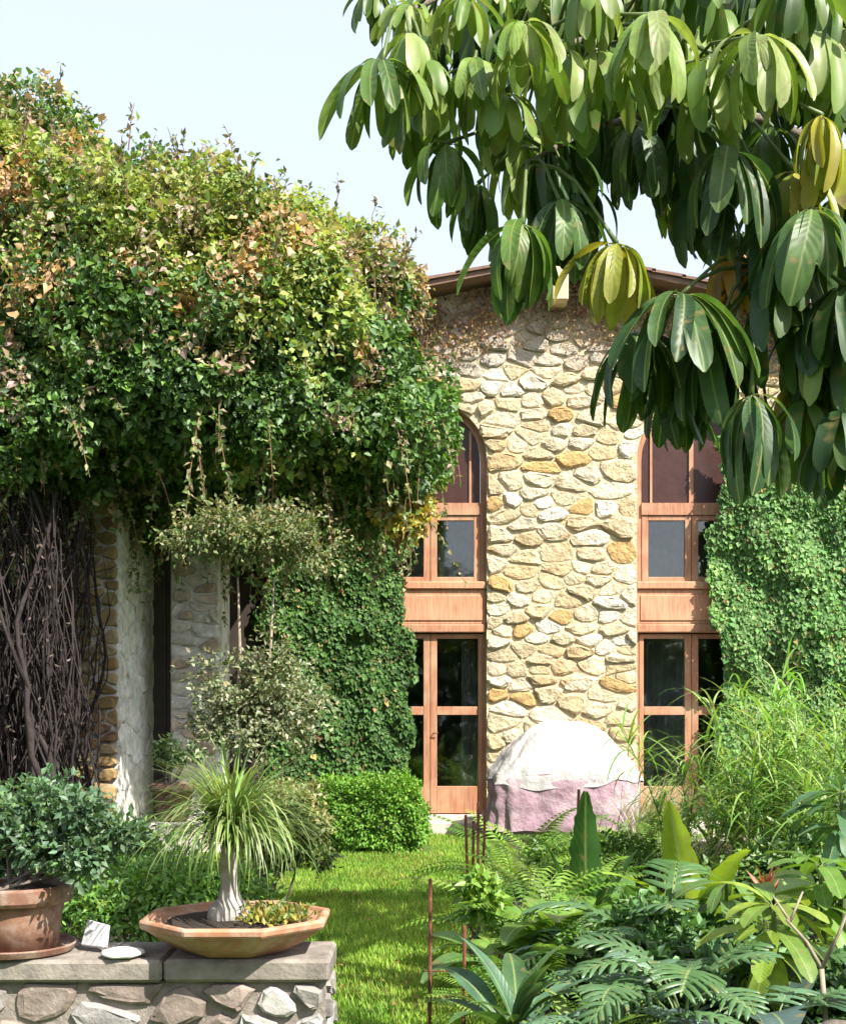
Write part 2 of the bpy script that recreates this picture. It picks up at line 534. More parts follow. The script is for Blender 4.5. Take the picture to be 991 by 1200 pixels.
def lawn():
    N = 230000
    # denser near the camera
    y = 5.0 + (RNG.random(N) ** 1.35) * 10.6
    x = RNG.uniform(-3.2, 2.2, N)
    z = np.zeros(N)
    keep = ~in_poly(x, y, BED) & ~in_poly(x, y, [(-5, 5.0), (-1.0, 5.0), (-1.25, 8.0), (-1.5, 12.6), (-5, 12.6)])
    keep &= ~((x < .1) & (x > -1.2) & (y > 13.6) & (y < 14.4)) & ~((x < -.3) & (y < 5.0))
    x, y, z = x[keep], y[keep], z[keep]
    n = len(x)
    p = np.stack([x, y, z], -1)
    nz = vnoise(p, 1.1, 3.3) * .6 + vnoise(p, 4.0, 9.1) * .4
    cA = np.array([.12, .25, .03]); cB = np.array([.26, .385, .05]); cC = np.array([.30, .28, .08])
    t = np.clip(nz * .8 + .5 + RNG.normal(0, .2, n), 0, 1)[:, None]
    cols = cA * (1 - t) + cB * t
    dry = RNG.random(n) < .05 + .25 * np.clip(vnoise(p, 2.3, 15.0) - .1, 0, 1)
    cols[dry] = cC
    cols *= (1 + RNG.uniform(-.25, .25, (n, 1)))
    h = RNG.uniform(.03, .065, n) * (1 + .3 * nz)
    o = strips('lawn_grass', p, RNG.uniform(0, 2 * np.pi, n), RNG.uniform(.9, 1.5, n), RNG.uniform(.1, 1.0, n), h, RNG.uniform(.005, .009, n), cols, M_GRASS, seg=2, w0=.9)
    tag(o, 'short sunlit lawn of bright green grass blades', 'lawn')


lawn()
n = 170
p = np.stack([RNG.uniform(-2.0, .6, n), 5.6 + RNG.random(n) * 8.5, RNG.uniform(.03, .06, n)], -1)
o = leaf_cloud('fallen_leaves', p, RNG.normal(0, 1, (n, 3)) * np.array([1, 1, .25]), RNG.normal(0, .35, (n, 3)) + np.array([0, 0, 1.]), RNG.uniform(.03, .07, n), RNG.uniform(.02, .04, n),
               pal([(.30, .18, .07), (.36, .27, .08), (.20, .12, .06)], n), M_LEAF)
tag(o, 'brown and yellow dead leaves scattered on the lawn', 'dead leaves')


# ------------------------------------------------------------------ stones
def clip_half(poly, a, b, c):
    """keep a*x+b*y<=c"""
    out = []
    n = len(poly)
    for i in range(n):
        p = poly[i]; q = poly[(i + 1) % n]
        dp = a * p[0] + b * p[1] - c; dq = a * q[0] + b * q[1] - c
        if dp <= 0: out.append(p)
        if (dp < 0 < dq) or (dq < 0 < dp):
            t = dp / (dp - dq)
            out.append((p[0] + (q[0] - p[0]) * t, p[1] + (q[1] - p[1]) * t))
    return out


def voronoi(seeds, mirrors, sx):
    S = np.array(list(seeds) + list(mirrors), float)
    S[:, 0] *= sx
    res = []
    for i in range(len(seeds)):
        d = np.sum((S - S[i]) ** 2, 1)
        near = np.argsort(d)[1:28]
        x, y = S[i]
        poly = [(x - 1.5, y - 1.5), (x + 1.5, y - 1.5), (x + 1.5, y + 1.5), (x - 1.5, y + 1.5)]
        for j in near:
            mx, my = (S[i] + S[j]) / 2; dx, dy = S[j] - S[i]
            poly = clip_half(poly, dx, dy, dx * mx + dy * my)
            if len(poly) < 3: break
        res.append([(px / sx, py) for px, py in poly])
    return res


def poisson(region, bbox, w, h, n_try, rng, size_fn=None):
    """random seeds with anisotropic spacing w x h"""
    pts = []
    for _ in range(n_try):
        x = rng.uniform(bbox[0], bbox[1]); z = rng.uniform(bbox[2], bbox[3])
        if not region(x, z): continue
        k = rng.choice((.5, .62, .75, .9, 1.1, 1.35)) * rng.uniform(.9, 1.1)
        ok = True
        for (a, b, kk) in pts:
            m = (k + kk) * .5
            if ((x - a) / (w * m)) ** 2 + ((z - b) / (h * m)) ** 2 < 1:
                ok = False; break
        if ok: pts.append((x, z, k))
    return [(a, b) for a, b, _ in pts]


def stone_obj(poly, mapf, gap, height, col, mat, parent, rng):
    c = np.mean(np.array(poly), 0)
    # drop tiny edges
    q = []
    for p in poly:
        if not q or (abs(p[0] - q[-1][0]) + abs(p[1] - q[-1][1])) > .03: q.append(p)
    if len(q) < 3: return None
    n = len(q)
    r = []
    for i in range(n):                       # cut the corners once
        a = np.array(q[i]); b = np.array(q[(i + 1) % n])
        k = rng.uniform(.2, .3)
        r.append(a + (b - a) * k); r.append(a + (b - a) * (1 - k))
    r = np.array(r)
    dv = r - c; ln = np.linalg.norm(dv, axis=1, keepdims=True)
    r0 = c + dv * np.maximum(.3, (ln - gap) / ln) * np.array([[rng.uniform(.86, 1.06)] for _ in r])
    dv = r0 - c
    h = height
    tx, tz = rng.uniform(-.35, .35), rng.uniform(-.5, .25)      # face tilt
    W = np.ptp(r0[:, 0]); H = np.ptp(r0[:, 1])
    V = []
    m = len(r)
    for k, (s, hh) in enumerate(((1.0, -.015), (.94, h * .7), (.74, h))):
        for i in range(m):
            p = c + dv[i] * s
            e = hh
            if k: e = hh + (tx * (p[0] - c[0]) / max(W, .05) + tz * (p[1] - c[1]) / max(H, .05)) * h * (.5 if k == 1 else .7) + rng.uniform(-.25, .25) * h
            V.append((p[0], p[1], max(e, -.015 if k == 0 else .006)))
    Fc = []
    for k in range(2):
        for i in range(m):
            j = (i + 1) % m
            Fc.append((k * m + i, k * m + j, (k + 1) * m + j, (k + 1) * m + i))
    Fc.append(tuple(2 * m + i for i in range(m)))
    W3 = [Vector(mapf(*v)) for v in V]
    o0 = Vector(mapf(c[0], c[1], 0))
    me = bpy.data.meshes.new('stone')
    me.from_pydata([v - o0 for v in W3], [], Fc)
    bm = bmesh.new(); bm.from_mesh(me); bmesh.ops.recalc_face_normals(bm, faces=bm.faces); bm.to_mesh(me); bm.free()
    me.materials.append(mat)
    o = link('stone', me, parent, o0)
    o.color = (*col, 1)
    return o


# ------------------------------------------------------------------ house
YF = 16.0
PX = F / YF


def FX(px): return (px - 495.5) / PX
def FZ(py): return EYE - (py - 830) / PX


CXL, CXR, HW = FX(504), FX(812), 66 / PX
ZSP = FZ(537)
APX, APZ, SL = FX(652), 7.2, .20
XL, XR = -7.0, 9.5
ZTH = FZ(955)

house = empty('stone_house', (APX, YF, 0), 'two storey rubble stone house with low gable roof and arched windows', 'house')


def arch_pts(cx, r, n=20):
    return [(cx - r * math.cos(math.pi * k / n), ZSP + r * math.sin(math.pi * k / n)) for k in range(n + 1)]


ZT = ZSP + HW + .06
mb = MB()
for a, b in ((XL, CXL - HW), (CXL + HW, CXR - HW), (CXR + HW, XR)):
    mb.prism([(a, 0), (b, 0), (b, ZT), (a, ZT)], YF, YF + .45)
for cx in (CXL, CXR):
    A = arch_pts(cx, HW, 24)
    for (a, za), (b, zb) in zip(A, A[1:]):
        mb.prism([(a, za), (b, zb), (b, ZT), (a, ZT)], YF, YF + .45)
mb.prism([(XL, ZT), (APX, ZT), (APX, APZ), (XL, APZ - SL * (APX - XL))], YF, YF + .45)
mb.prism([(APX, ZT), (XR, ZT), (XR, APZ - SL * (XR - APX)), (APX, APZ)], YF, YF + .45)
wall = mb.build('wall', M_MORTAR, house)
mb = MB()
mb.box(XL, XL + .3, YF + .452, 24, 0, APZ - SL * (APX - XL) - .01)
mb.box(XR - .3, XR, YF + .452, 24, 0, APZ - SL * (XR - APX) - .01)
mb.box(XL + .302, XR - .302, 23.7, 24, 0, 5.3)
mb.build('rear_wall', M_INT, house)
mb = MB()
mb.box(XL + .31, XR - .31, YF + .46, 23.6, .14, .2)
mb.box(XL + .31, XR - .31, YF + .46, 23.6, FZ(735), FZ(700))
mb.box(1.0, 1.12, YF + .46, 23.6, .21, FZ(735) - .01)
mb.box(-1.6, -1.5, YF + .46, 23.6, .21, FZ(735) - .01)
mb.build('interior_floor', M_INT, house)
for s in (-1, 1):
    xe = XL - .5 if s < 0 else XR + .5
    ze = APZ - SL * abs(xe - APX)
    t = .07
    mb = MB()
    mb.prism([(APX + s * .003, APZ + .004), (xe, ze + .004), (xe, ze + t), (APX + s * .003, APZ + t)], YF - .48, 24.4)
    roof = mb.build('roof', M_ROOF, house)
    # verge tiles along the gable edge
    L = math.hypot(xe - APX, ze - APZ)
    nT = 22
    for k in range(nT):
        a = k / nT; b = (k + 1) / nT + .006
        x0 = APX + (xe - APX) * a; x1 = APX + (xe - APX) * b
        z0 = APZ + (ze - APZ) * a + t; z1 = APZ + (ze - APZ) * b + t
        mb = MB()
        mb.prism([(x0, z0 + .002), (x1, z1 + .012), (x1, z1 + .05), (x0, z0 + .035)], YF - .52, YF - .16)
        mb.build('verge_tile', M_ROOF, roof)
mb = MB(); mb.box(APX - .10, APX + .10, YF - .45, YF + .0, APZ - .48, APZ - .03)
mb.build('ridge_beam', M_BEAM, house, bevel=.01)

# facade stones
STONE_COLS = [(.66, .57, .38), (.70, .62, .45), (.60, .50, .31), (.72, .67, .55), (.56, .43, .25), (.66, .56, .39), (.66, .56, .38), (.68, .62, .49), (.63, .53, .34), (.58, .47, .30), (.60, .52, .38)]
srng = random.Random(11)


def facade_region(x, z):
    if x < -.75 or x > 4.6 or z < .16: return False
    if z > APZ - SL * abs(x - APX) - .06: return False
    for cx in (CXL, CXR):
        if abs(x - cx) < HW + .03 and z < ZSP: return False
        if z >= ZSP and math.hypot(x - cx, z - ZSP) < HW + .03: return False
    if z < ZSP - .1 and (x < CXL or x > CXR): return False
    if x > 4.3 and z < 5.0: return False
    return True


seeds = poisson(facade_region, (-.75, 4.6, .16, 7.2), .40, .20, 14000, srng)
mir = []
for (x, z) in seeds:
    for cx in (CXL, CXR):
        if z < ZSP + .1:
            for xe in (cx - HW, cx + HW):
                if abs(x - xe) < .45: mir.append((2 * xe - x, z))
        if z > ZSP - .1:
            r = math.hypot(x - cx, z - ZSP)
            if r < HW + .45 and r > 0:
                k = (2 * HW - r) / r
                mir.append((cx + (x - cx) * k, ZSP + (z - ZSP) * k))
    if z < .6: mir.append((x, .26 - z))
    zt = APZ - SL * abs(x - APX)
    if zt - z < .5: mir.append((x, 2 * zt - z + .02))
    if x < -.3: mir.append((-1.6 - x, z))
    if x > 4.2: mir.append((9.3 - x, z))
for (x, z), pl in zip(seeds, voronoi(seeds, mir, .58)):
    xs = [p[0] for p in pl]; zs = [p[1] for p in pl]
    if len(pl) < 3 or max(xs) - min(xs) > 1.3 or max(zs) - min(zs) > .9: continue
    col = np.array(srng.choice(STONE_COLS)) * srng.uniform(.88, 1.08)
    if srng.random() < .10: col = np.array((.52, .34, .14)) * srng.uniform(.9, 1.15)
    if z > 5.95: col = col * .3 + np.array((.42, .36, .31)) * .7       # top courses greyed, eave shade put into the stone colour
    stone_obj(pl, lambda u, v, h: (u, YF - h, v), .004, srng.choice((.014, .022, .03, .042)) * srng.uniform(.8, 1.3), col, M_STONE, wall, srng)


# windows and doors
def opening(cx, which):
    y0, y1 = YF + .12, YF + .19
    # --- upper arched window
    mb = MB()
    r0, r1 = HW - .001, HW - .075
    n = 20
    A = arch_pts(cx, r0, n); B = arch_pts(cx, r1, n)
    zb = FZ(690)
    outer = [(cx - r0, zb)] + A + [(cx + r0, zb)]
    inner = [(cx - r1, zb)] + B + [(cx + r1, zb)]
    for i in range(len(outer) - 1):
        mb.prism([outer[i], outer[i + 1], inner[i + 1], inner[i]], y0, y1)
    mb.box(cx - r1, cx + r1, y0 - .03, y1, FZ(602), FZ(588))           # transom
    mb.box(cx - .028, cx + .028, y0 + .012, y1 - .002, FZ(588), ZSP + HW - .08)
    for s in (-1, 1):
        mb.box(cx + s * .52 - .014, cx + s * .52 + .014, y0 + .014, y1 - .004, FZ(588), ZSP + math.sqrt(r1 ** 2 - .53 ** 2))
    win = mb.build('arched_window', M_WOOD, house)
    mb = MB()
    pp = [(cx - r1 + .004, FZ(588) + .004)] + [(x, z) for x, z in arch_pts(cx, r1 - .004, n)] + [(cx + r1 - .004, FZ(588) + .004)]
    mb.prism(pp, y0 + .035, y0 + .041)
    mb.build('fanlight_panel', M_DARKW, win)
    for s in (-1, 1):
        mb = MB()
        a, b = (cx - r1 + .003, cx - .003) if s < 0 else (cx + .003, cx + r1 - .003)
        zt, z0 = FZ(602) - .003, FZ(681)
        st = .085
        mb.box(a, a + st, y0 - .012, y1 - .02, z0, zt); mb.box(b - st, b, y0 - .012, y1 - .02, z0, zt)
        mb.box(a + st, b - st, y0 - .010, y1 - .022, z0, z0 + .065); mb.box(a + st, b - st, y0 - .010, y1 - .022, zt - .07, zt)
        c = mb.build('casement', M_WOOD, win, bevel=.006)
        mb = MB(); mb.box(a + st - .004, b - st + .004, y0 + .018, y0 + .024, z0 + .06, zt - .065)
        mb.build('pane', M_GLASS, win)
    # --- spandrel between storeys
    mb = MB()
    mb.box(cx - HW + .002, cx + HW - .002, YF + .02, YF + .2, FZ(690), FZ(681) - .002)
    mb.build('window_sill', M_WOOD2, win, bevel=.012)
    mb = MB()
    mb.box(cx - HW + .004, cx + HW - .004, YF + .06, YF + .2, FZ(731), FZ(690) - .002)
    mb.box(cx - HW + .05, cx + HW - .05, YF + .045, YF + .0595, FZ(727), FZ(697))
    mb.build('spandrel_panel', M_WOOD2, house, bevel=.008)
    mb = MB()
    mb.box(cx - HW + .003, cx + HW - .003, YF + .035, YF + .2, FZ(741), FZ(731) - .002)
    mb.build('door_lintel', M_WOOD, house, bevel=.012)
    # --- glazed double door
    mb = MB()
    for s in (-1, 1):
        xo = cx + s * HW - s * .001; xi = xo - s * .042
        mb.box(min(xo, xi), max(xo, xi), y0, y1, ZTH, FZ(741) - .002)
    frame = mb.build('door_frame', M_WOOD, house)
    for s in (-1, 1):
        a, b = (cx - HW + .045, cx - .003) if s < 0 else (cx + .003, cx + HW - .045)
        zt, z0 = FZ(742) - .004, ZTH + .01
        so, sm = .06, .085
        la, lb = (so, sm) if s < 0 else (sm, so)
        mb = MB()
        mb.box(a, a + la, y0 - .01, y1 - .02, z0, zt); mb.box(b - lb, b, y0 - .01, y1 - .02, z0, zt)
        mb.box(a + la, b - lb, y0 - .008, y1 - .022, z0, FZ(922))
        mb.box(a + la, b - lb, y0 - .008, y1 - .022, FZ(838), FZ(828))
        mb.box(a + la, b - lb, y0 - .008, y1 - .022, zt - .06, zt)
        d = mb.build('glazed_door', M_WOOD, house, bevel=.005)
        for (q0, q1) in ((FZ(922) - .01, FZ(838) + .01), (FZ(828) - .01, zt - .05)):
            mb = MB(); mb.box(a + la - .006, b - lb + .006, y0 + .016, y0 + .022, q0, q1)
            mb.build('pane', M_GLASS, d)
        if s > 0:
            mb = MB(); mb.tube([(a + .04, y0 - .01, 1.28), (a + .04, y0 - .05, 1.28), (a + .1, y0 - .055, 1.28)], .008, 6)
            mb.build('handle', M_RUST, d)
    # threshold stone
    mb = MB()
    mb.box(cx - HW - .04, cx + HW + .04, YF - .42, YF - .002, 0.0, ZTH - .06)
    mb.box(cx - HW + .002, cx + HW - .002, YF, YF + .2, 0.0, ZTH - .003)
    mb.build('threshold', M_STEP, house, bevel=.015)


opening(CXL, 'left')
opening(CXR, 'right')


def curtain(x0, x1, z0, z1, y, label):
    n = 40
    V = []; Fc = []
    for i in range(n + 1):
        x = x0 + (x1 - x0) * i / n
        for z, k in ((z0, 1.0), ((z0 + z1) / 2, .9), (z1, .6)):
            V.append((x, y + .035 * k * math.sin(i * 1.25 + .4 * math.sin(i * .7)), z))
    for i in range(n):
        for k in range(2):
            a = i * 3 + k
            Fc.append((a, a + 3, a + 4, a + 1))
    mb = MB(); mb.add(V, Fc)
    o = mb.build('curtain', M_CURT, None, smooth=True)
    tag(o, label, 'curtain')


curtain(CXL + .42, CXL + .66, .25, 2.5, YF + .62, 'pale curtain behind the lower glass of the left garden door')
curtain(CXL - .6, CXL + .62, 3.2, 4.2, YF + .75, 'grey net curtain behind the left upper casement')
curtain(CXR - .62, CXR + .6, 3.2, 4.2, YF + .75, 'grey net curtain behind the right upper casement')
curtain(CXR - .5, CXR + .1, .25, 2.5, YF + .9, 'grey curtain behind the right garden door')

for k in range(13):  # dark boards added so the wall behind the pillars reads as deep shade
    a = -4.7 + k * .235
    mb = MB(); mb.box(a, a + .228, YF - .05 - .006 * (k % 2), YF - .003, .02, 3.99)
    mb.build('porch_shade_board', M_SHADEW, house, bevel=.006)

# terrace strip below the pier
mb = MB(); mb.box(.93, 4.6, 14.85, YF - .43, 0, .13)
mb.box(.93, CXR - HW - .06, YF - .428, YF - .002, 0, .128)
tag(mb.build('terrace', M_STEP, None, bevel=.01), kind='structure')

# ------------------------------------------------------------------ porch at left
porch = empty('stone_porch', (-3.2, 13.5, 0), 'old stone porch with whitewashed pillars shaded by the big vine', 'porch')
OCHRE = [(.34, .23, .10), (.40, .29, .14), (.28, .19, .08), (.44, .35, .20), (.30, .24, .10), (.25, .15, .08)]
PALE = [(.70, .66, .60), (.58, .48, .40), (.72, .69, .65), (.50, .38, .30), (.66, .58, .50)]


def pillar(x0, x1, y0, y1, z1, cols, w_, h_, side_pale=True):
    mb = MB(); mb.box(x0, x1, y0, y1, 0, z1)
    core = mb.build('pillar', M_WHITEW, porch, bevel=.02)
    rg = random.Random(int(abs(x0) * 100))
    sd = poisson(lambda x, z: True, (x0 + .04, x1 - .04, .04, z1 - .04), w_, h_, 1500, rg)
    mr = []
    for x, z in sd:
        mr += [(2 * x0 - x, z), (2 * x1 - x, z)]
        if z < .4: mr.append((x, -z))
        if z > z1 - .4: mr.append((x, 2 * z1 - z))
    for (x, z), pl in zip(sd, voronoi(sd, mr, .62)):
        col = np.array(rg.choice(cols)) * rg.uniform(.85, 1.1)
        stone_obj(pl, lambda u, v, h: (u, y0 - h, v), .008, rg.uniform(.02, .055), col, M_GSTONE, core, rg)
    return core


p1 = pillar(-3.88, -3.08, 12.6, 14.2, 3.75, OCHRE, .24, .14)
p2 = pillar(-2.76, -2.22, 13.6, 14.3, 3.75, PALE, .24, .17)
# stones on the lit right hand jamb of the first pillar
rg = random.Random(5)
sd = poisson(lambda a, z: True, (12.66, 14.14, .04, 3.7), .42, .3, 900, rg)
mr = []
for a, z in sd:
    mr += [(25.2 - a, z), (28.4 - a, z)]
    if z < .4: mr.append((a, -z))
    if z > 3.3: mr.append((a, 7.5 - z))
for (a, z), pl in zip(sd, voronoi(sd, mr, .62)):
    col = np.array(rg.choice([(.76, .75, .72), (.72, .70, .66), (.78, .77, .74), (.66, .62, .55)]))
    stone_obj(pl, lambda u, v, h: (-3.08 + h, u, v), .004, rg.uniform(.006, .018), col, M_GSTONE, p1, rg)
mb = MB(); mb.box(-7.0, -1.62, 12.45, 14.7, 3.752, 4.0); mb.build('lintel_beam', M_MORTAR, porch)
mb = MB(); mb.box(-7.0, -1.55, 12.3, YF - .1, 4.002, 4.12); mb.build('roof', M_ROOF, porch)
mb = MB(); mb.box(-7.0, -6.2, 12.6, 14.2, 0, 3.75); mb.build('pillar', M_WHITEW, porch, bevel=.02)

# ------------------------------------------------------------------ flowering vine over the porch
vine = empty('flowering_vine', (-3.6, 11.6, 0), 'huge leafy vine with faded orange blossom mounded over the porch', 'climbing plant')
BLOBS = [  # px, py, Y, rx px, rz px, ry m
    (40, 335, 12.6, 190, 170, 1.8), (185, 390, 12.2, 190, 165, 1.9), (308, 410, 12.2, 158, 148, 1.8),
    (392, 425, 12.4, 80, 118, 1.5), (35, 205, 13.0, 92, 72, 1.2), (448, 508, 12.5, 62, 66, 1.2),
    (250, 490, 11.9, 210, 80, 1.4), (70, 490, 11.8, 150, 95, 1.3), (-160, 360, 12.6, 220, 230, 2.0),
    (370, 535, 13.0, 110, 66, 1.3), (290, 560, 13.3, 150, 70, 1.3), (436, 362, 12.8, 40, 55, 1.0),
    (310, 590, 13.3, 175, 45, 1.1), (400, 588, 13.9, 72, 44, .9), (150, 600, 13.6, 120, 45, .9),
    (230, 292, 12.9, 118, 62, 1.2), (345, 322, 12.9, 85, 55, 1.1), (120, 560, 13.2, 150, 60, 1.2)]
bc = np.array([P(a, b, Y) for a, b, Y, *_ in BLOBS])
br = np.array([(rx / F * Y, ry, rz / F * Y) for _, _, Y, rx, rz, ry in BLOBS])


def vine_foliage():
    pos = []; nor = []
    area = np.array([(r[0] * r[1] + r[0] * r[2] + r[1] * r[2]) for r in br]); area /= area.sum()
    for i in range(len(bc)):
        n = int(600000 * area[i])
        d = rand_dirs(n)
        d = d[(d[:, 1] < .75)]
        n = len(d)
        rr = 1 - .30 * RNG.random(n) ** 1.6
        far = RNG.random(n) < .10                   # loose fringe
        rr[far] = 1 + np.minimum(RNG.exponential(.03, far.sum()), .07)
        p = bc[i] + d * br[i] * rr[:, None]
        q = unit(d / br[i])
        disp = vnoise(p, 1.5, 1.7) * .24 + vnoise(p, 3.6, 5.1) * .20 + vnoise(p, 8.0, 8.1) * .07
        p = p + q * disp[:, None]
        keep = np.ones(n, bool)
        for j in range(len(bc)):
            if j != i: keep &= np.sum(((p - bc[j]) / br[j]) ** 2, 1) > .42
        keep &= (vnoise(p, 5.0, 2.2) > -.5) | (rr < .84)          # gaps
        pos.append(p[keep]); nor.append(q[keep])
    n_out = sum(len(a) for a in pos)
    for i in range(len(bc)):
        n = int(60000 * area[i]); d = rand_dirs(n)
        pos.append(bc[i] + d * br[i] * RNG.uniform(.45, .8, (n, 1))); nor.append(unit(d / br[i]))
    p = np.concatenate(pos); q = np.concatenate(nor)
    n = len(p)
    up = np.array([0, -.15, 1.])
    nr = unit(q * .7 + up * .55 + RNG.normal(0, .55, (n, 3)))
    d = RNG.normal(0, 1, (n, 3)) + q * .6 - np.array([0, 0, .5])
    green = np.array([(.065, .145, .028), (.085, .18, .032), (.12, .215, .038), (.055, .12, .034), (.10, .18, .055)])
    fade = np.array([(.34, .24, .16), (.30, .25, .15), (.40, .33, .22), (.28, .20, .17)])
    oran = np.array([(.40, .24, .11), (.42, .28, .12), (.36, .23, .13)])
    yel = np.array([(.24, .30, .06), (.20, .29, .055), (.29, .30, .09)])
    cols = green[RNG.integers(0, 5, n)]
    n1 = vnoise(p, 1.3, 11.0); n2 = vnoise(p, 2.6, 23.0); n3 = vnoise(p, 1.9, 41.0)
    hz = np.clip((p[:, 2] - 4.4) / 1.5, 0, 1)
    jit = RNG.normal(0, .16, n)
    n4 = vnoise(p, 5.5, 61.0)
    # sprays of yellow-green painting the top as sunlit, of faded bracts and of dry orange blossom, each gathered in patches
    tone = (1 + .35 * n4 + .2 * vnoise(p, 2.0, 71.0))[:, None]
    cols = cols * tone
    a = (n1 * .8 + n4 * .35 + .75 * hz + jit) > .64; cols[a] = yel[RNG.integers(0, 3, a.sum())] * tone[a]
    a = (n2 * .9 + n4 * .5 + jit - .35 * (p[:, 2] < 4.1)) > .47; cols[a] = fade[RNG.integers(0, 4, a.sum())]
    a = ((n3 * .9 + n4 * .5 + jit) > .50) & (p[:, 2] > 4.7); cols[a] = oran[RNG.integers(0, 3, a.sum())]
    cols = cols * (1 + RNG.uniform(-.25, .25, (n, 1)))
    L = np.clip(RNG.lognormal(-2.82, .34, n), .03, .13)
    L[n_out:] *= 1.7
    leaf_cloud('foliage', p, d, nr, L, L * RNG.uniform(.55, .8, n), cols, M_LEAF, vine)
    return p, q


vp, vq = vine_foliage()


def vine_shoots():
    mb = MB()
    lp = []; ld = []
    top = np.where((vq[:, 2] > .1) & (vp[:, 2] > 4.6) & (vp[:, 0] > -5))[0]
    for k in RNG.choice(top, 420, replace=False):
        p = Vector(vp[k]); d = (Vector(vq[k]) * .5 + Vector((RNG.normal(0, .35), RNG.normal(0, .3), .9))).normalized()
        ln = RNG.uniform(.12, .5)
        pts = [p + d * (ln * t) + Vector((RNG.normal(0, .015), 0, -.1 * ln * t * t)) for t in (0, .35, .7, 1)]
        mb.tube(pts, [.008, .006, .005, .003], 4)
        for _ in range(RNG.integers(7, 20)):
            t = RNG.uniform(.15, 1)
            lp.append(p + d * (ln * t)); ld.append(RNG.normal(0, 1, 3) + np.array(d) * .7)
    mb.build('shoot', M_DRYST, vine)['kind'] = 'stuff'
    n = len(lp)
    leaf_cloud('shoot_leaves', np.array(lp), np.array(ld), RNG.normal(0, .6, (n, 3)) + np.array([0, 0, .8]), RNG.uniform(.04, .085, n), RNG.uniform(.025, .05, n),
               pal([(.07, .11, .03), (.10, .13, .04), (.16, .12, .08), (.22, .18, .10)], n), M_LEAF, vine)


vine_shoots()


def trailing():
    mb = MB(); lp = []; ld = []
    low = np.where((vq[:, 2] < .25) & (vp[:, 2] < 4.4) & (vp[:, 2] > 3.2) & (vp[:, 0] > -4.6))[0]
    mid = np.where((vq[:, 1] < -.3) & (vp[:, 2] > 3.6))[0]
    for sel, cnt, l0, l1, out in ((low, 260, .2, .85, .12), (mid, 300, .12, .4, .4)):
        for k in RNG.choice(sel, cnt, replace=False):
            p = Vector(vp[k]); q = Vector(vq[k]); ln = RNG.uniform(l0, l1)
            side = Vector((RNG.normal(0, .25), RNG.normal(0, .15), 0))
            pts = [p + (q * out + side) * (ln * t) * 1.0 - Vector((0, 0, 1)) * ln * (t * t * .9 + (t * .3 if out < .2 else -.25 * t)) for t in (0, .25, .5, .75, 1)]
            mb.tube(pts, [.005, .005, .004, .003, .002], 3)
            for _ in range(int(ln * RNG.uniform(35, 70))):
                t = RNG.uniform(.05, 1); i = min(int(t * 4), 3); f = t * 4 - i
                lp.append(pts[i].lerp(pts[i + 1], f)); ld.append(RNG.normal(0, .8, 3) + np.array([0, -.1, -.7]))
    mb.build('trailing_shoot', M_DRYST, vine)['kind'] = 'stuff'
    n = len(lp); lp = np.array(lp)
    c = pal([(.09, .17, .04), (.12, .20, .05), (.15, .22, .06), (.24, .24, .10), (.26, .21, .13)], n)
    leaf_cloud('trailing_leaves', lp, np.array(ld), RNG.normal(0, .5, (n, 3)) + np.array([0, -.6, .5]), RNG.uniform(.04, .085, n), RNG.uniform(.025, .05, n), c, M_LEAF, vine)


trailing()


def vine_stems():
    for k in range(290):
        x = RNG.uniform(-4.6, -3.22); y = RNG.uniform(11.0, 12.35)
        zt = RNG.uniform(3.4, 4.0)
        n = 18
        amp = RNG.uniform(.03, .17); ph = RNG.uniform(0, 6.3); fr = RNG.uniform(.8, 2.2)
        xb = x + RNG.normal(0, .16)
        pts = []
        for i in range(n + 1):
            t = i / n
            wv = mnoise.noise(Vector((k * 3.1, t * 5, 1))) * .12 + mnoise.noise(Vector((k * 7.7, t * 14, 5))) * .035
            pts.append((xb + (x - xb) * t + amp * math.sin(ph + fr * t * 5) + wv, y + amp * math.cos(ph * 1.3 + fr * t * 4) + wv * .6, zt * t))
        r = abs(RNG.normal(.004, .005)) + .004
        if k < 6: r = RNG.uniform(.018, .032)
        mb = MB(); mb.tube(pts, [r * (1.4 - .9 * i / n) * (1 + .5 * mnoise.noise(Vector((k, i * .8, 0)))) for i in range(n + 1)], 5)
        if k % 3 == 0:
            q = Vector(pts[n // 2]); mb.tube([q, q + Vector((RNG.normal(0, .12), -.05, .5)), q + Vector((RNG.normal(0, .25), -.05, 1.1))], [r, r * .6, r * .3], 4)
        mb.build('stem', M_DEADV, vine, smooth=True)
    # a few long hanging roots farther along the lip
    for k in range(26):
        x = RNG.uniform(-3.9, -1.5); y = RNG.uniform(11.2, 12.3)
        zt = 3.9; ln = RNG.uniform(.15, .55)
        mb = MB(); mb.tube([(x + RNG.normal(0, .03), y, zt - ln * t) for t in (0, .3, .6, 1)], [.006, .005, .004, .002], 4)
        mb.build('hanging_root', M_DEADV, vine)


vine_stems()
# dry leaves caught in the hanging stems
n = 2600
p = np.stack([RNG.uniform(-4.6, -3.2, n), RNG.uniform(10.9, 12.3, n), RNG.uniform(.2, 3.7, n)], -1)
leaf_cloud('dry_leaves', p, RNG.normal(0, 1, (n, 3)) - np.array([0, 0, 1.]), RNG.normal(0, 1, (n, 3)), RNG.uniform(.03, .06, n), RNG.uniform(.015, .03, n),
           pal([(.09, .06, .05), (.13, .09, .07), (.05, .05, .03), (.06, .045, .04)], n), M_LEAF, vine)


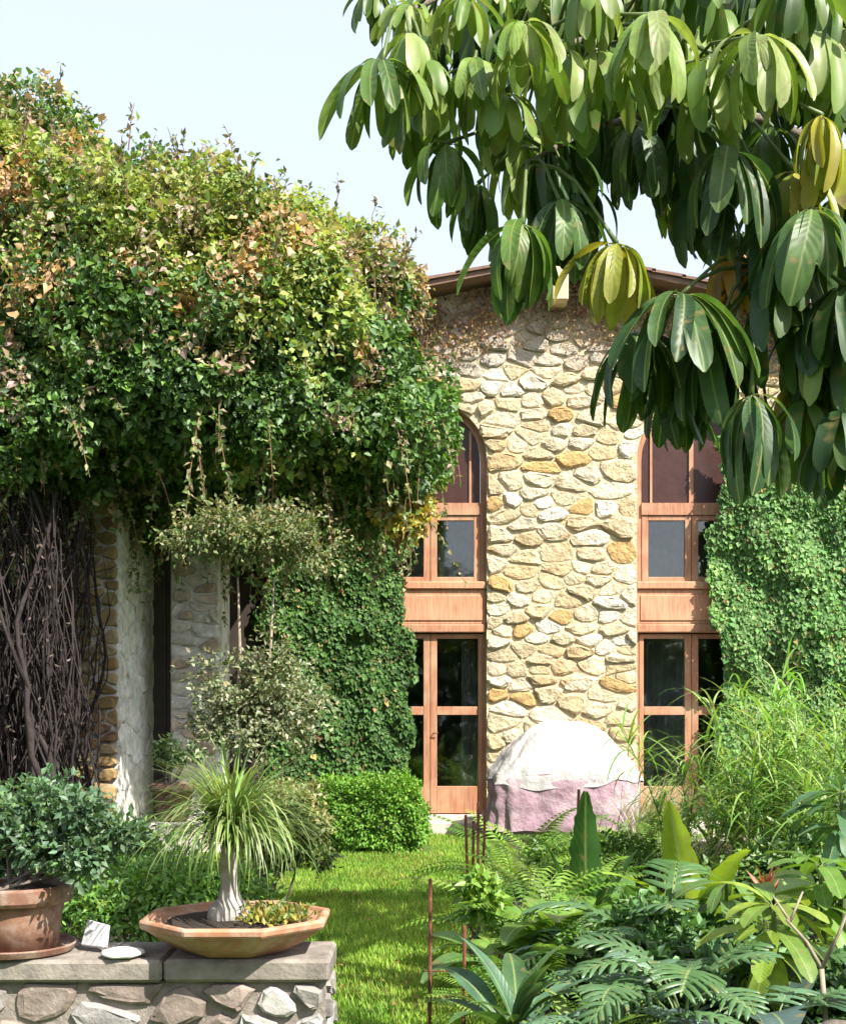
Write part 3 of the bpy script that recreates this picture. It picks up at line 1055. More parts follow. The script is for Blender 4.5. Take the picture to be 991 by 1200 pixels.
# ------------------------------------------------------------------ ivy
def ivy(name, label, n, region, ybase, thick, zlo, zhi, xlo, xhi, seed, cols):
    root = empty(name, ((xlo + xhi) / 2, ybase, 0), label, 'climbing plant')
    x = RNG.uniform(xlo, xhi, n); z = RNG.uniform(zlo, zhi, n)
    p0 = np.stack([x, np.zeros(n), z], -1)
    edge = vnoise(p0, 2.2, seed) * .16 + vnoise(p0, 7, seed + 3) * .07
    keep = region(x + edge, z + edge * .7)
    x, z, p0 = x[keep], z[keep], p0[keep]
    n = len(x)
    bump = .5 + .5 * (vnoise(p0, 1.6, seed + 7) * .6 + vnoise(p0, 4.5, seed + 9) * .4)
    y = ybase - thick * bump * (1 - .45 * RNG.random(n)) - .03
    p = np.stack([x, y, z], -1)
    d = np.stack([RNG.normal(0, .45, n), RNG.normal(-.25, .25, n), -np.abs(RNG.normal(.9, .3, n))], -1)
    nr = np.stack([RNG.normal(0, .4, n), -1 + RNG.normal(0, .3, n), .55 + RNG.normal(0, .35, n)], -1)
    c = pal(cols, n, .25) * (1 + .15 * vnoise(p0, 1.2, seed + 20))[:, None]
    old = RNG.random(n) < .025 + .05 * np.clip(vnoise(p0, 1.7, seed + 31), 0, 1)
    c[old] = pal([(.24, .17, .07), (.30, .25, .08), (.17, .10, .05)], old.sum())
    new = RNG.random(n) < np.clip(vnoise(p0, 2.4, seed + 41) * .6, 0, .5)
    c[new] = c[new] * np.array([1.5, 1.35, 1.2])
    L = np.clip(RNG.lognormal(-3.0, .30, n), .028, .11)
    leaf_cloud('foliage', p, d, nr, L, L * RNG.uniform(.7, 1.0, n), c, M_IVY, root)
    mb = MB()
    for k in range(14):
        xx = RNG.uniform(xlo + .3, xhi - .8); zz = 0; pts = []
        hh = RNG.uniform(.5, .95) * zhi
        for i in range(9):
            pts.append((xx, ybase - .035, hh * i / 8)); xx = min(max(xx + RNG.normal(0, .06), xlo + (.95 if xlo > 0 else .25)), xhi - .75)
        mb.tube(pts, [.02 - .0018 * i for i in range(9)], 5)
    mb.build('stem', M_BARK, root)['kind'] = 'stuff'
    return root


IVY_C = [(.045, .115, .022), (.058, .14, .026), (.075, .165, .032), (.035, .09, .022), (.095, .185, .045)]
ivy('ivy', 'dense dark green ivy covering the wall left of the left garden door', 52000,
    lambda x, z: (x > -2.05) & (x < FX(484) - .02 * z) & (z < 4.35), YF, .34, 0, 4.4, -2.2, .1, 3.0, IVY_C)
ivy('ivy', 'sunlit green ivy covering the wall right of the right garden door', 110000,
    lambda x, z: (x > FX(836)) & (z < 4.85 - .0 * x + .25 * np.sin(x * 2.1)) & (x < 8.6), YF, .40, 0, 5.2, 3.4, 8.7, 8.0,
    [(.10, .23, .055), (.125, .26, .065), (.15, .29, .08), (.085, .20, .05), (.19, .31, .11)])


n = 26000  # unseen leaf mass added behind the camera to darken the pane reflections
p = np.stack([RNG.uniform(-14, 16, n), RNG.uniform(-13, -10, n), RNG.random(n) ** .8 * 7.5], -1)
kp = p[:, 2] < 5.6 + 2.2 * vnoise(p * np.array([1, 1, 0]), .45, 4.0)
p = p[kp]; n = len(p)
o = leaf_cloud('reflection_foliage', p, RNG.normal(0, 1, (n, 3)) - np.array([0, 0, .4]), RNG.normal(0, .6, (n, 3)) + np.array([0, .5, .5]), RNG.uniform(.3, .6, n), RNG.uniform(.2, .4, n),
               pal([(.08, .13, .05), (.10, .15, .05), (.07, .11, .04)], n), M_LEAF)
tag(o, 'unseen mass of dark green leaves added to darken the window pane reflections', 'trees')

# brown leafless creeper under the roof
dry = empty('dry_creeper', (APX, YF, 6.6), 'leafless brown creeper clinging to the wall under the gable roof', 'climbing plant')
mb = MB()
for k in range(150):
    x = RNG.uniform(-.3, 4.8); zt = APZ - SL * abs(x - APX) - RNG.uniform(.02, .25)
    pts = []
    dx = RNG.normal(0, .06)
    z = zt
    nn = RNG.integers(4, 9)
    for i in range(nn):
        pts.append((x, YF - RNG.uniform(.07, .13), z)); x += dx + RNG.normal(0, .05); z -= RNG.uniform(.03, .12)
    mb.tube(pts, [.011 - .001 * i for i in range(nn)], 4)
mb.build('stem', M_DRYST, dry)['kind'] = 'stuff'
n = 6500
x = RNG.uniform(-.4, 5.2, n); dz = RNG.random(n) ** 2 * .8
zt = APZ - SL * np.abs(x - APX) - .05 - dz
p = np.stack([x, YF - RNG.uniform(.06, .17, n), zt], -1)
kp = vnoise(p, 2.5, 6.0) + RNG.normal(0, .3, n) > -.15
p = p[kp]; n = len(p)
leaf_cloud('dead_leaves', p, RNG.normal(0, 1, (n, 3)) - np.array([0, 0, .7]), RNG.normal(0, .6, (n, 3)) - np.array([0, 1, 0]), RNG.uniform(.03, .07, n), RNG.uniform(.015, .04, n),
           pal([(.22, .12, .06), (.16, .08, .045), (.30, .18, .08), (.25, .16, .10), (.34, .24, .07)], n), M_LEAF, dry)


# ------------------------------------------------------------------ shrubs (leaf clouds with stems)
def shrub(name, label, cat, base, center, rad, n, L, cols, mat=None, stems=5, shell=.45, up=.5, group=None, wl=.55, nsc=3.0, gap=-.55, box=False, stem_mat=None, droop=.2, rough=.42, clumps=26):
    root = empty(name, base, label, cat, group)
    c = np.array(center); r = np.array(rad)
    if box:
        d = RNG.uniform(-1, 1, (n, 3)); ax = RNG.integers(0, 3, n)
        d[np.arange(n), ax] = np.sign(d[np.arange(n), ax])
        d = d / (np.sum(np.abs(d) ** 4, 1) ** (1 / 4))[:, None]
        rr = 1 - shell * RNG.random(n) ** 1.4
        p = c + d * r * rr[:, None]
        q = unit(d / r)
        p = p + q * (vnoise(p, nsc, base[0]) * rough + vnoise(p, nsc * 2.7, 3 + base[0]) * rough * .6)[:, None] * np.mean(r)
    else:                                    # many leaf clumps of uneven size spread through the crown
        m = clumps
        cd = rand_dirs(m); cd[:, 2] = np.where(cd[:, 2] < -.2, -cd[:, 2] * .7, cd[:, 2])
        cc = c + cd * r * (RNG.random((m, 1)) ** .45 * .98)
        cr = r * RNG.uniform(.13, .42, (m, 1)) * RNG.uniform(.75, 1.25, (m, 3))
        k = RNG.choice(m, n, p=(np.prod(cr, 1) ** .67) / np.sum(np.prod(cr, 1) ** .67))
        d = rand_dirs(n)
        p = cc[k] + d * cr[k] * (np.where(RNG.random(n) < .15, 1.25, 1) - .85 * RNG.random(n) ** 1.2)[:, None]
        p = p + d * (vnoise(p, nsc * 3, base[0]) * .30)[:, None] * cr[k]
        q = unit(d + (p - c) / r * .5)
    kp = (vnoise(p, nsc * 2.2, 7.7) > gap) & (p[:, 2] > base[2] + .01)
    p, q = p[kp], q[kp]; n = len(p)
    nr = q * .5 + np.array([0, -.1, up]) + RNG.normal(0, .45, (n, 3))
    dd = q + RNG.normal(0, .7, (n, 3)) - np.array([0, 0, droop])
    ll = RNG.uniform(.7, 1.25, n) * L
    leaf_cloud('foliage', p, dd, nr, ll, ll * wl, pal(cols, n, .22), mat or M_LEAF, root)
    mb = MB()
    for k in range(stems):
        t = c + rand_dirs(1)[0] * r * .6
        b = Vector(base) + Vector((RNG.normal(0, .04), RNG.normal(0, .04), 0)) * (1 + r[0])
        m = b.lerp(Vector(t), .5) + Vector((RNG.normal(0, .05), RNG.normal(0, .05), .03))
        mb.tube([b, m, t], [.012, .009, .004], 5)
    if stems: mb.build('stem', stem_mat or M_BARK, root)['kind'] = 'stuff'
    return root


g = P(437, 960, 14.0)
shrub('box_hedge', 'low clipped bright green hedge in front of the dark ivy wall', 'hedge', (-.56, 14.0, 0), (-.56, 14.0, .40), (.60, .44, .43), 26000, .05,
      [(.12, .26, .03), (.15, .30, .035), (.09, .21, .03), (.19, .33, .05)], M_IVY, stems=7, shell=.3, box=True, nsc=4, gap=-.95, rough=.26)
c = P(302, 838, 10.4)
shrub('variegated_shrub', 'grey green bush with pale leaf tips in front of the porch pillars', 'shrub', (c.x, 10.4, 0), c + Vector((.02, 0, -.12)), (.62, .45, .70), 15000, .05,
      [(.13, .17, .08), (.20, .23, .11), (.30, .32, .19), (.09, .13, .05), (.26, .25, .15)], stems=6, gap=-.15, clumps=60)
c = P(345, 972, 12.2)
shrub('golden_shrub', 'low yellowish bush between the strappy palm and the clipped hedge', 'shrub', (c.x, 12.2, 0), (c.x, 12.2, .45), (.44, .36, .50), 6500, .055,
      [(.24, .25, .08), (.30, .27, .12), (.16, .20, .06), (.34, .33, .17), (.12, .17, .05)], stems=5, gap=-.45)
c = P(292, 676, 10.6)
root = shrub('thin_stemmed_tree', 'small tree on two thin bare stems with yellow green crown under the vine', 'tree', (c.x + .05, 10.6, 0), c + Vector((.04, 0, .22)), (.78, .45, .46), 9500, .05,
             [(.15, .19, .06), (.21, .21, .09), (.11, .16, .045), (.08, .13, .04), (.26, .23, .12)], stems=0, gap=-.12, clumps=60)
for sx, tx in ((-.12, -.08), (.10, .18)):
    mb = MB(); mb.tube([(c.x + sx * .4, 10.6, 0), (c.x + sx, 10.6, 1.0), (c.x + tx, 10.62, 2.1), (c.x + tx * 1.2, 10.6, c.z)], [.024, .019, .014, .008], 6)
    mb.build('trunk', M_PALEST, root, smooth=True)
c = P(474, 612, 12.5)
shrub('golden_creeper', 'spray of golden yellow leaves hanging beside the left upper window below the vine', 'climbing plant', (c.x - .1, 12.7, c.z - .25), c, (.30, .26, .33), 1300, .09,
      [(.52, .36, .06), (.48, .38, .10), (.40, .36, .06), (.56, .42, .14), (.22, .28, .05)], stems=6, gap=-.5, stem_mat=M_DRYST)
c = P(165, 1035, 6.9)
shrub('fern_bush', 'bright green feathery bush filling the bed behind the bowl planter', 'shrub', (c.x, 7.0, 0), (c.x - .05, 7.1, .42), (.74, .8, .48), 15000, .05,
      [(.11, .24, .03), (.14, .28, .035), (.08, .19, .03), (.19, .31, .05)], stems=8, wl=.38, gap=-.6, nsc=4)
c = P(70, 960, 7.4)
shrub('flower_bed_bush', 'dull green bush at the foot of the hanging vine stems', 'shrub', (c.x - .2, 8.2, 0), (c.x - .45, 8.2, .50), (.75, .6, .58), 9000, .055,
      [(.055, .12, .035), (.07, .14, .05), (.045, .09, .03), (.11, .16, .08)], stems=8, gap=-.5)
c = P(240, 900, 9.5)
shrub('low_bush', 'small mid green bush half hidden behind the ponytail palm', 'shrub', (-1.22, 10.2, 0), (-1.22, 10.2, .40), (.42, .4, .42), 7000, .055,
      [(.09, .16, .04), (.13, .19, .05), (.17, .2, .08), (.06, .12, .03)], stems=5, gap=-.5)
shrub('sapling', 'light green leafy sapling beside the rusty plant support on the lawn edge', 'shrub', (.33, 7.4, 0), (.34, 7.4, .42), (.17, .16, .22), 420, .075,
      [(.17, .30, .04), (.22, .34, .05), (.12, .24, .03)], M_BLADE, stems=4, gap=-.8, wl=.5)

# pot plinth, background pot
plin = MB(); q = P(202, 962, 12.0)
plin.box(q.x - .24, q.x + .24, 11.78, 12.3, 0, q.z)
tag(plin.build('plinth', M_STEP, None, bevel=.015), 'low grey stone block carrying a flower pot by the porch', 'block')
mb = MB()
mb.lathe([(.12, 0), (.15, .02), (.19, .28), (.225, .29), (.23, .36), (.20, .365), (.185, .31), (.1, .30)], (q.x + .01, 12.0, q.z + .001), 28)
tag(mb.build('flower_pot', M_TERRA_D, None, smooth=True, bevel=0), 'weathered brown flower pot on the grey block beside the porch', 'flower pot')
shrub('pot_plant', 'pale green plant spilling from the pot on the grey block', 'plant', (q.x, 12.0, q.z + .3), (q.x + .04, 12.0, q.z + .60), (.22, .22, .19), 1000, .065,
      [(.16, .24, .09), (.22, .3, .14), (.11, .19, .06)], stems=5, gap=-.5, wl=.4)

# ------------------------------------------------------------------ garden wall in the foreground
YW0, YW1, XW1 = 4.6, 4.95, -.362
ZC = EYE - 294 * YW0 / F            # cap top
gw = empty('garden_wall', (-1.5, 4.78, 0), 'low grey rubble garden wall with flat coping in the foreground', 'wall')
mb = MB(); mb.box(-4.2, XW1, YW0 + .02, YW1 - .02, 0, ZC - .085)
core = mb.build('wall_core', M_GMORTAR, gw)
xc = XW1 + .018
for k, ln in enumerate((.62, .74, .55, .8, .7, .65)):
    mb = MB(); mb.box(xc - ln + .006, xc, YW0 - .015 - .004 * (k % 2), YW1 + .012, ZC - .084, ZC - .002 * (k % 3))
    o = mb.build('coping_stone', M_CAP, gw, bevel=.012)
    xc -= ln
GREYS = [(.27, .245, .22), (.33, .31, .29), (.19, .17, .16), (.24, .19, .16), (.40, .38, .35), (.21, .19, .21), (.30, .25, .20)]
rg = random.Random(3)
sd = poisson(lambda x, z: True, (-2.6, XW1 - .03, .03, ZC - .1), .235, .165, 1500, rg)
mr = []
for x, z in sd:
    if x > XW1 - .5: mr.append((2 * XW1 - x, z))
    if x < -2.2: mr.append((-5.3 - x, z))
    if z < .3: mr.append((x, -z))
    if z > .3: mr.append((x, 2 * (ZC - .087) - z))
for (x, z), pl in zip(sd, voronoi(sd, mr, .72)):
    stone_obj(pl, lambda u, v, h: (u, YW0 + .02 - h, v), .010, rg.uniform(.015, .04), np.array(rg.choice(GREYS)) * rg.uniform(.85, 1.1), M_GSTONE, core, rg)
sd = poisson(lambda a, z: True, (YW0 + .04, YW1 - .04, .03, ZC - .1), .2, .14, 400, rg)
mr = []
for a, z in sd:
    mr += [(2 * YW0 + .04 - a, z), (2 * YW1 - .04 - a, z), (a, 2 * (ZC - .087) - z)]
    if z < .3: mr.append((a, -z))
for (a, z), pl in zip(sd, voronoi(sd, mr, .8)):
    stone_obj(pl, lambda u, v, h: (XW1 + h, u, v), .010, rg.uniform(.01, .025), np.array(rg.choice(GREYS)), M_GSTONE, core, rg)

# octagonal bowl planter
BX, BY = (278 - 495.5) / F * 4.78, 4.78
bowl = empty('bowl_planter', (BX, BY, ZC + .001), 'wide shallow faceted terracotta bowl on the garden wall', 'planter')
mb = MB()
prof = [(.17, 0), (.20, .004), (.285, .048), (.350, .095), (.376, .106), (.380, .134), (.352, .139), (.335, .118), (.2, .10)]
prof = [(r * .99, z) for r, z in prof]
mb.lathe(prof, (BX, BY, ZC + .001), 8, rot=R(22.5))
mb.build('bowl', M_TERRA, bowl, bevel=.006)
mb = MB(); mb.lathe([(.325, .106), (.25, .116), (.1, .124), (.02, .126)], (BX, BY, ZC), 16, wob=.05)
mb.build('soil', M_SOIL, bowl, smooth=True)

# ponytail palm in the bowl
palm = empty('ponytail_palm', (BX - .03, BY, ZC + .115), 'fountain of thin strappy green leaves on a swollen grey trunk in the bowl', 'plant')
mb = MB()
mb.lathe([(.075, -.02), (.085, .01), (.075, .05), (.042, .085), (.033, .14), (.036, .21), (.030, .28), (.02, .30)], (BX - .03, BY, ZC + .115), 20, wob=.18)
mb.build('trunk', M_TRUNKP, palm, smooth=True)
n = 760
cz = ZC + .115 + .29
base = np.array([BX - .02, BY, cz]) + RNG.normal(0, .014, (n, 3))
az = RNG.uniform(0, 2 * np.pi, n)
e0 = RNG.uniform(.55, 1.5, n)
strips('leaf_tuft', base, az, e0, e0 - RNG.uniform(.8, 3.0, n) - .5 * (e0 < .9), RNG.uniform(.26, .56, n), RNG.uniform(.007, .013, n),
       pal([(.16, .26, .06), (.22, .31, .09), (.12, .20, .05), (.28, .34, .14)], n), M_BLADE, palm, seg=8)
n = 500
p = np.stack([BX + .15 + RNG.normal(0, .06, n), BY - .08 + RNG.normal(0, .06, n), ZC + .125 + RNG.uniform(0, .05, n)], -1)
su = empty('succulent', (BX + .15, BY - .08, ZC + .125), 'small yellow green succulent at the right side of the bowl planter', 'plant')
leaf_cloud('foliage', p, RNG.normal(0, 1, (n, 3)) + np.array([0, 0, .8]), RNG.normal(0, 1, (n, 3)), .03, .016,
           pal([(.35, .30, .06), (.20, .26, .06), (.42, .36, .10), (.12, .2, .05)], n), M_BLADE, su)

# left flower pot on the wall, with its saucer and plant
TX, TY = (22 - 495.5) / F * 4.76, 4.76
mb = MB()
mb.lathe([(.17, 0), (.205, .003), (.218, .03), (.21, .034), (.195, .014), (.05, .012)], (TX, TY, ZC + .001), 40)
tag(mb.build('pot_saucer', M_TERRA_D, None, smooth=False, bevel=.003), 'round clay saucer under the large pot at the left end of the wall', 'saucer')
pot = empty('clay_pot', (TX, TY, ZC + .016), 'large brown clay pot with thick rim at the left end of the wall', 'flower pot')
mb = MB()
mb.lathe([(.13, 0), (.15, .002), (.158, .10), (.172, .172), (.172, .175)], (TX, TY, ZC + .016), 40)
mb.build('body', M_TERRA_D, pot, smooth=True)
mb = MB()
mb.lathe([(.150, .172), (.195, .1735), (.206, .19), (.206, .235), (.198, .243), (.18, .24), (.178, .21), (.06, .21)], (TX, TY, ZC + .016), 40)
mb.build('rim', M_TERRA_D, pot, bevel=.002)
mb = MB(); mb.lathe([(.17, .215), (.1, .232), (.02, .235)], (TX, TY, ZC + .016), 20)
mb.build('soil', M_SOIL, pot)
shrub('pot_shrub', 'bushy blue green plant overflowing the large clay pot', 'plant', (TX, TY, ZC + .24), (TX + .14, TY + .04, ZC + .39), (.36, .30, .27), 7500, .038,
      [(.07, .14, .065), (.095, .17, .085), (.14, .22, .13), (.05, .10, .045), (.12, .20, .07)], stems=9, gap=-.4, nsc=7)

# white ornaments on the wall
mb = MB()
q0 = Vector(((118 - 495.5) / F * 4.72, 4.72, ZC))
sl = Matrix.Rotation(R(-28), 4, 'Z') @ Matrix.Rotation(R(-18), 4, 'X')
mb.v = [tuple(sl @ Vector(v) + Vector((-.03, .03, .012))) for v in ((-.06, -.014, 0), (.055, -.014, 0), (.055, .014, 0), (-.06, .014, 0), (-.055, -.014, .10), (.045, -.014, .088), (.045, .014, .088), (-.055, .014, .10))]
mb.v = [(q0.x + a, q0.y + b, q0.z + c + .004) for a, b, c in mb.v]
mb.f = [(0, 1, 2, 3), (4, 7, 6, 5), (0, 4, 5, 1), (1, 5, 6, 2), (2, 6, 7, 3), (3, 7, 4, 0)]
tag(mb.build('white_stone', M_GREYW, None, bevel=.004), 'upright angular white stone leaning on the garden wall coping', 'stone')
mb = MB()
mb.lathe([(.03, 0), (.065, .004), (.082, .014), (.075, .022), (.05, .029), (.01, .031)], ((143 - 495.5) / F * 4.63, 4.645, ZC + .001), 20, wob=.12)
tag(mb.build('white_stone', M_WHITE, None, smooth=True), 'flat oval white stone lying in front of the upright white stone', 'stone')

# ------------------------------------------------------------------ covered table / grill at the pier
cov = empty('covered_grill', (FX(660), 15.15, .13), 'domed garden grill under a white and mauve weather cover', 'grill')


def cover():
    cx, cy, z0 = P(661, 900, 15.1).x, 15.12, .135
    nt_, nz_ = 170, 34
    def ring(t, k):
        # t 0 bottom .. 1 top ; returns half widths
        prof = [(0, .94), (.12, .935), (.30, .92), (.47, .91), (.52, .89), (.62, .80), (.74, .66), (.86, .52), (.95, .38), (1, .2)]
        for (a, ra), (b, rb) in zip(prof, prof[1:]):
            if a <= t <= b: return ra + (rb - ra) * (t - a) / (b - a)
        return .2
    H = 1.30
    V = []
    for i in range(nz_ + 1):
        t = i / nz_
        hw = ring(t, 0)
        for k in range(nt_):
            a = 2 * math.pi * k / nt_
            ca, sa = math.cos(a), math.sin(a)
            ex = 2 / 3.4
            x = hw * math.copysign(abs(ca) ** ex, ca); y = hw * .47 * math.copysign(abs(sa) ** ex, sa)
            fold = max(0, 1 - t * 1.2)
            f = 1 + fold * (.030 * math.sin(a * 9 + 2 * mnoise.noise(Vector((ca * 2, sa * 2, t * 2)))) + .02 * math.sin(a * 23 + 4 * t))
            f += .07 * mnoise.noise(Vector((ca * 2.2, sa * 2.2, t * 3 + 4))) + .035 * mnoise.noise(Vector((ca * 6, sa * 6, t * 9)))
            f += .10 * max(0, .35 - t) * (1 if ca < -.3 else .3)
            f += .022 * (1 - abs(math.sin(a * 6.5 + 3 * mnoise.noise(Vector((ca * 1.5, sa * 1.5, t * 2)))))) ** 3 * (1.1 - t)
            f -= .03 * max(0, mnoise.noise(Vector((a * 2.2, t * 7, 3)))) 
            f += (t > .5) * .03 * abs(mnoise.noise(Vector((a * 1.2, t * 2.5, 9)))) * 2
            zz = H * t + .03 * mnoise.noise(Vector((ca * 3, sa * 3, 7 + t * 3)))
            if i == 0: zz = .015 * math.sin(a * 9)
            V.append((cx + x * f, cy + y * f, z0 + max(0, zz)))
    split = int(nz_ * .52)
    def part(i0, i1, name, mat, cap, hem):
        mb = MB(); vv = []; ff = []
        for i in range(i0, i1 + 1):
            for k in range(nt_):
                x, y, z = V[i * nt_ + k]
                if hem:                      # the top sheet hangs outside the skirt with an uneven hem
                    t = max(0, 1 - (i - i0) / 4)
                    g = 1.012 + .012 * t
                    x = cx + (x - cx) * g; y = cy + (y - cy) * g
                    a = 2 * math.pi * k / nt_
                    z -= t * (.05 + .05 * math.sin(a * 3 + .6) + .06 * mnoise.noise(Vector((math.cos(a) * 3, math.sin(a) * 3, 2))))
                vv.append((x, y, z))
        for i in range(i1 - i0):
            for k in range(nt_):
                a = i * nt_ + k; b = i * nt_ + (k + 1) % nt_
                ff.append((a, b, b + nt_, a + nt_))
        if cap:
            vv.append((cx, cy, z0 + H + .01))
            for k in range(nt_): ff.append(((i1 - i0) * nt_ + k, (i1 - i0) * nt_ + (k + 1) % nt_, len(vv) - 1))
        mb.add(vv, ff); mb.build(name, mat, cov, smooth=True)
    part(0, split + 1, 'cover_skirt', M_COVERM, False, False)
    part(split - 1, nz_, 'cover_top', M_COVERW, True, True)


cover()

# ------------------------------------------------------------------ rusty stakes
def stake(px, ytop, Y, r, label):
    t = P(px, ytop, Y)
    lean = RNG.normal(0, .02)
    mb = MB(); mb.tube([(t.x - lean, Y, -.05), (t.x, Y, t.z * .6), (t.x + lean * .3, Y, t.z)], r, 6)
    tag(mb.build('garden_stake', M_RUST, None), label, 'stake', 'rusty stakes along the bed edge')


for (px, yt, Y, lab) in ((547, 955, 9.0, 'tall rusty stake leftmost of the tight bunch before the step'), (554, 962, 9.3, 'rusty stake second in the tight bunch before the step'),
                         (560, 940, 9.2, 'dark rusty stake third in the tight bunch by the covered grill'), (567, 935, 9.6, 'rusty stake nearest the mauve cover'),
                         (676, 925, 8.8, 'thin dark stake standing in front of the mauve cover')):
    stake(px, yt, Y, .011, lab)
sup = empty('plant_support', (.1, 6.0, 0), 'rusty wire plant support standing on the lawn edge', 'plant support')
for px, yt in ((503, 1030), (543, 1085)):
    t = P(px, yt, 6.0); mb = MB(); mb.tube([(t.x, 6.0, -.03), (t.x + .004, 6.0, t.z)], .009, 6); mb.build('upright', M_RUST, sup)
for pz in (1138, 1168):
    a = P(497, pz, 6.0); b = P(552, pz, 6.0); mb = MB(); mb.tube([a, b], .004, 5); mb.build('cross_wire', M_RUST, sup)


# ------------------------------------------------------------------ big leaves
def arc_leaf(L, e0, e1, f, kind, W, seg=10, stem_r=.006, fold=.22, power=1.0, n=9, twist=0.0, tip=.35):
    """leaf whose base is the origin: stem then blade along an arching line in the XZ plane"""
    K = 24
    pts = [np.zeros(3)]; ang = []
    for k in range(K):
        t = (k + .5) / K
        e = e0 + (e1 - e0) * t ** power
        pts.append(pts[-1] + np.array([math.cos(e), 0, math.sin(e)]) * L / K)
    pts = np.array(pts)

    def at(s):
        x = min(max(s, 0), 1) * K; i = min(int(x), K - 1); q = x - i
        p = pts[i] * (1 - q) + pts[i + 1] * q
        t = pts[i + 1] - pts[i]; t = t / np.linalg.norm(t)
        nn = np.array([-t[2], 0, t[0]])
        return p, t, nn
    mb = MB()
    B = np.array([0, 1., 0])
    send = 1.0 if kind in ('fern', 'split') else max(f, .02)
    ns = 7
    sp = [at(send * i / ns) for i in range(ns + 1)]
    if f > 0 or kind in ('fern', 'split'):
        mb.tube([p - nn * stem_r * 1.0 for p, t, nn in sp], [stem_r * (1 - .75 * (i / ns) * (send)) for i in range(ns + 1)], 4, cap=False)
    if kind == 'simple' or kind == 'ragged' or kind == 'oblong' or kind == 'heart':
        V = []
        for i in range(seg + 1):
            u = i / seg
            p, t, nn = at(f + (1 - f) * u)
            if kind == 'simple': wd = math.sin(math.pi * min(1, (u * .96 + .02)) ** .75) ** .85
            elif kind == 'heart': wd = (math.sin(math.pi * (min(1, u * .93 + .06)) ** .6)) ** .7
            elif kind == 'ragged': wd = math.sin(math.pi * min(1, (u * .95 + .03)) ** .7) ** .7 * (1 - .16 * abs(math.sin(u * 17 + twist)) - .10 * abs(math.sin(u * 41 + 2 * twist)))
            else: wd = min(1, (u / .30 + .03)) ** .7 * (max(0.0, 1 - max(0, (u - .70) / .305) ** 2.6)) ** .6
            wd = max(wd, .03) * W * .5
            wv = .06 * W * math.sin(u * 9 + twist)
            V += [p + B * wd + nn * (fold * wd + wv * .5), p + B * wd * .5 + nn * fold * wd * .35, p, p - B * wd * .5 + nn * fold * wd * .35, p - B * wd + nn * (fold * wd - wv * .5)]
        Fq = []
        for i in range(seg):
            for k in range(4):
                a = i * 5 + k
                Fq.append((a, a + 1, a + 6, a + 5))
        mb.add(V, Fq)
    elif kind == 'fern':
        for i in range(n):
            u = (i + .5) / n
            s = f + (1 - f) * u
            p, t, nn = at(s)
            ll = W * .5 * (math.sin(math.pi * (u * .86 + .12)) ** .7)
            ww = (1 - f) * L / n * .62
            for sg in (-1, 1):
                d = B * sg * .92 + t * .38; d /= np.linalg.norm(d)
                a = p; m1 = p + d * ll * .45 + t * ww * .5 + nn * .08 * ll; m2 = p + d * ll * .45 - t * ww * .5 + nn * .08 * ll
                e = p + d * ll - nn * ll * .18
                mb.add([a, m1, e, m2], [(0, 1, 2, 3)])
    elif kind == 'split':
        # central band
        V = []
        for i in range(seg + 1):
            u = i / seg; p, t, nn = at(f + (1 - f) * u)
            wd = W * .10 * (1 - u) ** .6 + .004
            V += [p + B * wd + nn * wd * .2, p, p - B * wd + nn * wd * .2]
        mb.add(V, [(i * 3 + k, i * 3 + k + 1, i * 3 + k + 4, i * 3 + k + 3) for i in range(seg) for k in range(2)])
        for i in range(n):
            u = (i + .3) / n
            s = f + (1 - f) * u * .97
            p, t, nn = at(s)
            ll = W * .5 * (math.sin(math.pi * (u * .80 + .16)) ** .6)
            ww = (1 - f) * L / n * .70
            fw = .15 + .9 * u - .35 * (u < .15)
            for sg in (-1, 1):
                d = B * sg + t * fw; d /= np.linalg.norm(d)
                c = t - d * np.dot(t, d); c /= np.linalg.norm(c)
                V = []
                for k, (q, wq) in enumerate(((0, .72), (.35, .85), (.7, .70), (.92, .38), (1.0, .05))):
                    cen = p + d * ll * q + nn * (.10 * ll * math.sin(q * 2.2) - .22 * ll * q * q) + t * .10 * ll * q * q
                    V += [cen + c * ww * wq * .5, cen + nn * .012, cen - c * ww * wq * .5]
                mb.add(V, [(a * 3 + b, a * 3 + b + 1, a * 3 + b + 4, a * 3 + b + 3) for a in range(4) for b in range(2)])
    me = bpy.data.meshes.new('leaf')
    me.from_pydata([tuple(v) for v in mb.v], [], mb.f)
    me.polygons.foreach_set('use_smooth', [True] * len(me.polygons))
    return me


def leaf_plant(name, label, cat, base, meshes, leaves, cols, mat, part='leaf', group=None, rng=None):
    """leaves: list of (azimuth deg, tilt deg, scale)"""
    root = empty(name, base, label, cat, group)
    rg = rng or random.Random(int(abs(base[0] * 977 + base[1] * 131)))
    for me in meshes:
        if not me.materials: me.materials.append(mat)
    for (a, t, s) in leaves:
        o = bpy.data.objects.new(part, rg.choice(meshes))
        COL.objects.link(o); o.parent = root
        o.location = (rg.uniform(-.03, .03), rg.uniform(-.03, .03), 0)
        o.rotation_euler = (R(rg.uniform(-12, 12)), R(-t), R(a))
        o.scale = (s, s * rg.uniform(.9, 1.1), s)
        c = np.array(rg.choice(cols)) * rg.uniform(.8, 1.2)
        o.color = (*c, 1)
    return root


def fan(n, rg, t0, t1, s0, s1, a0=0, a1=360):
    return [(a0 + (a1 - a0) * (k + rg.uniform(-.3, .3)) / n, rg.uniform(t0, t1), rg.uniform(s0, s1)) for k in range(n)]


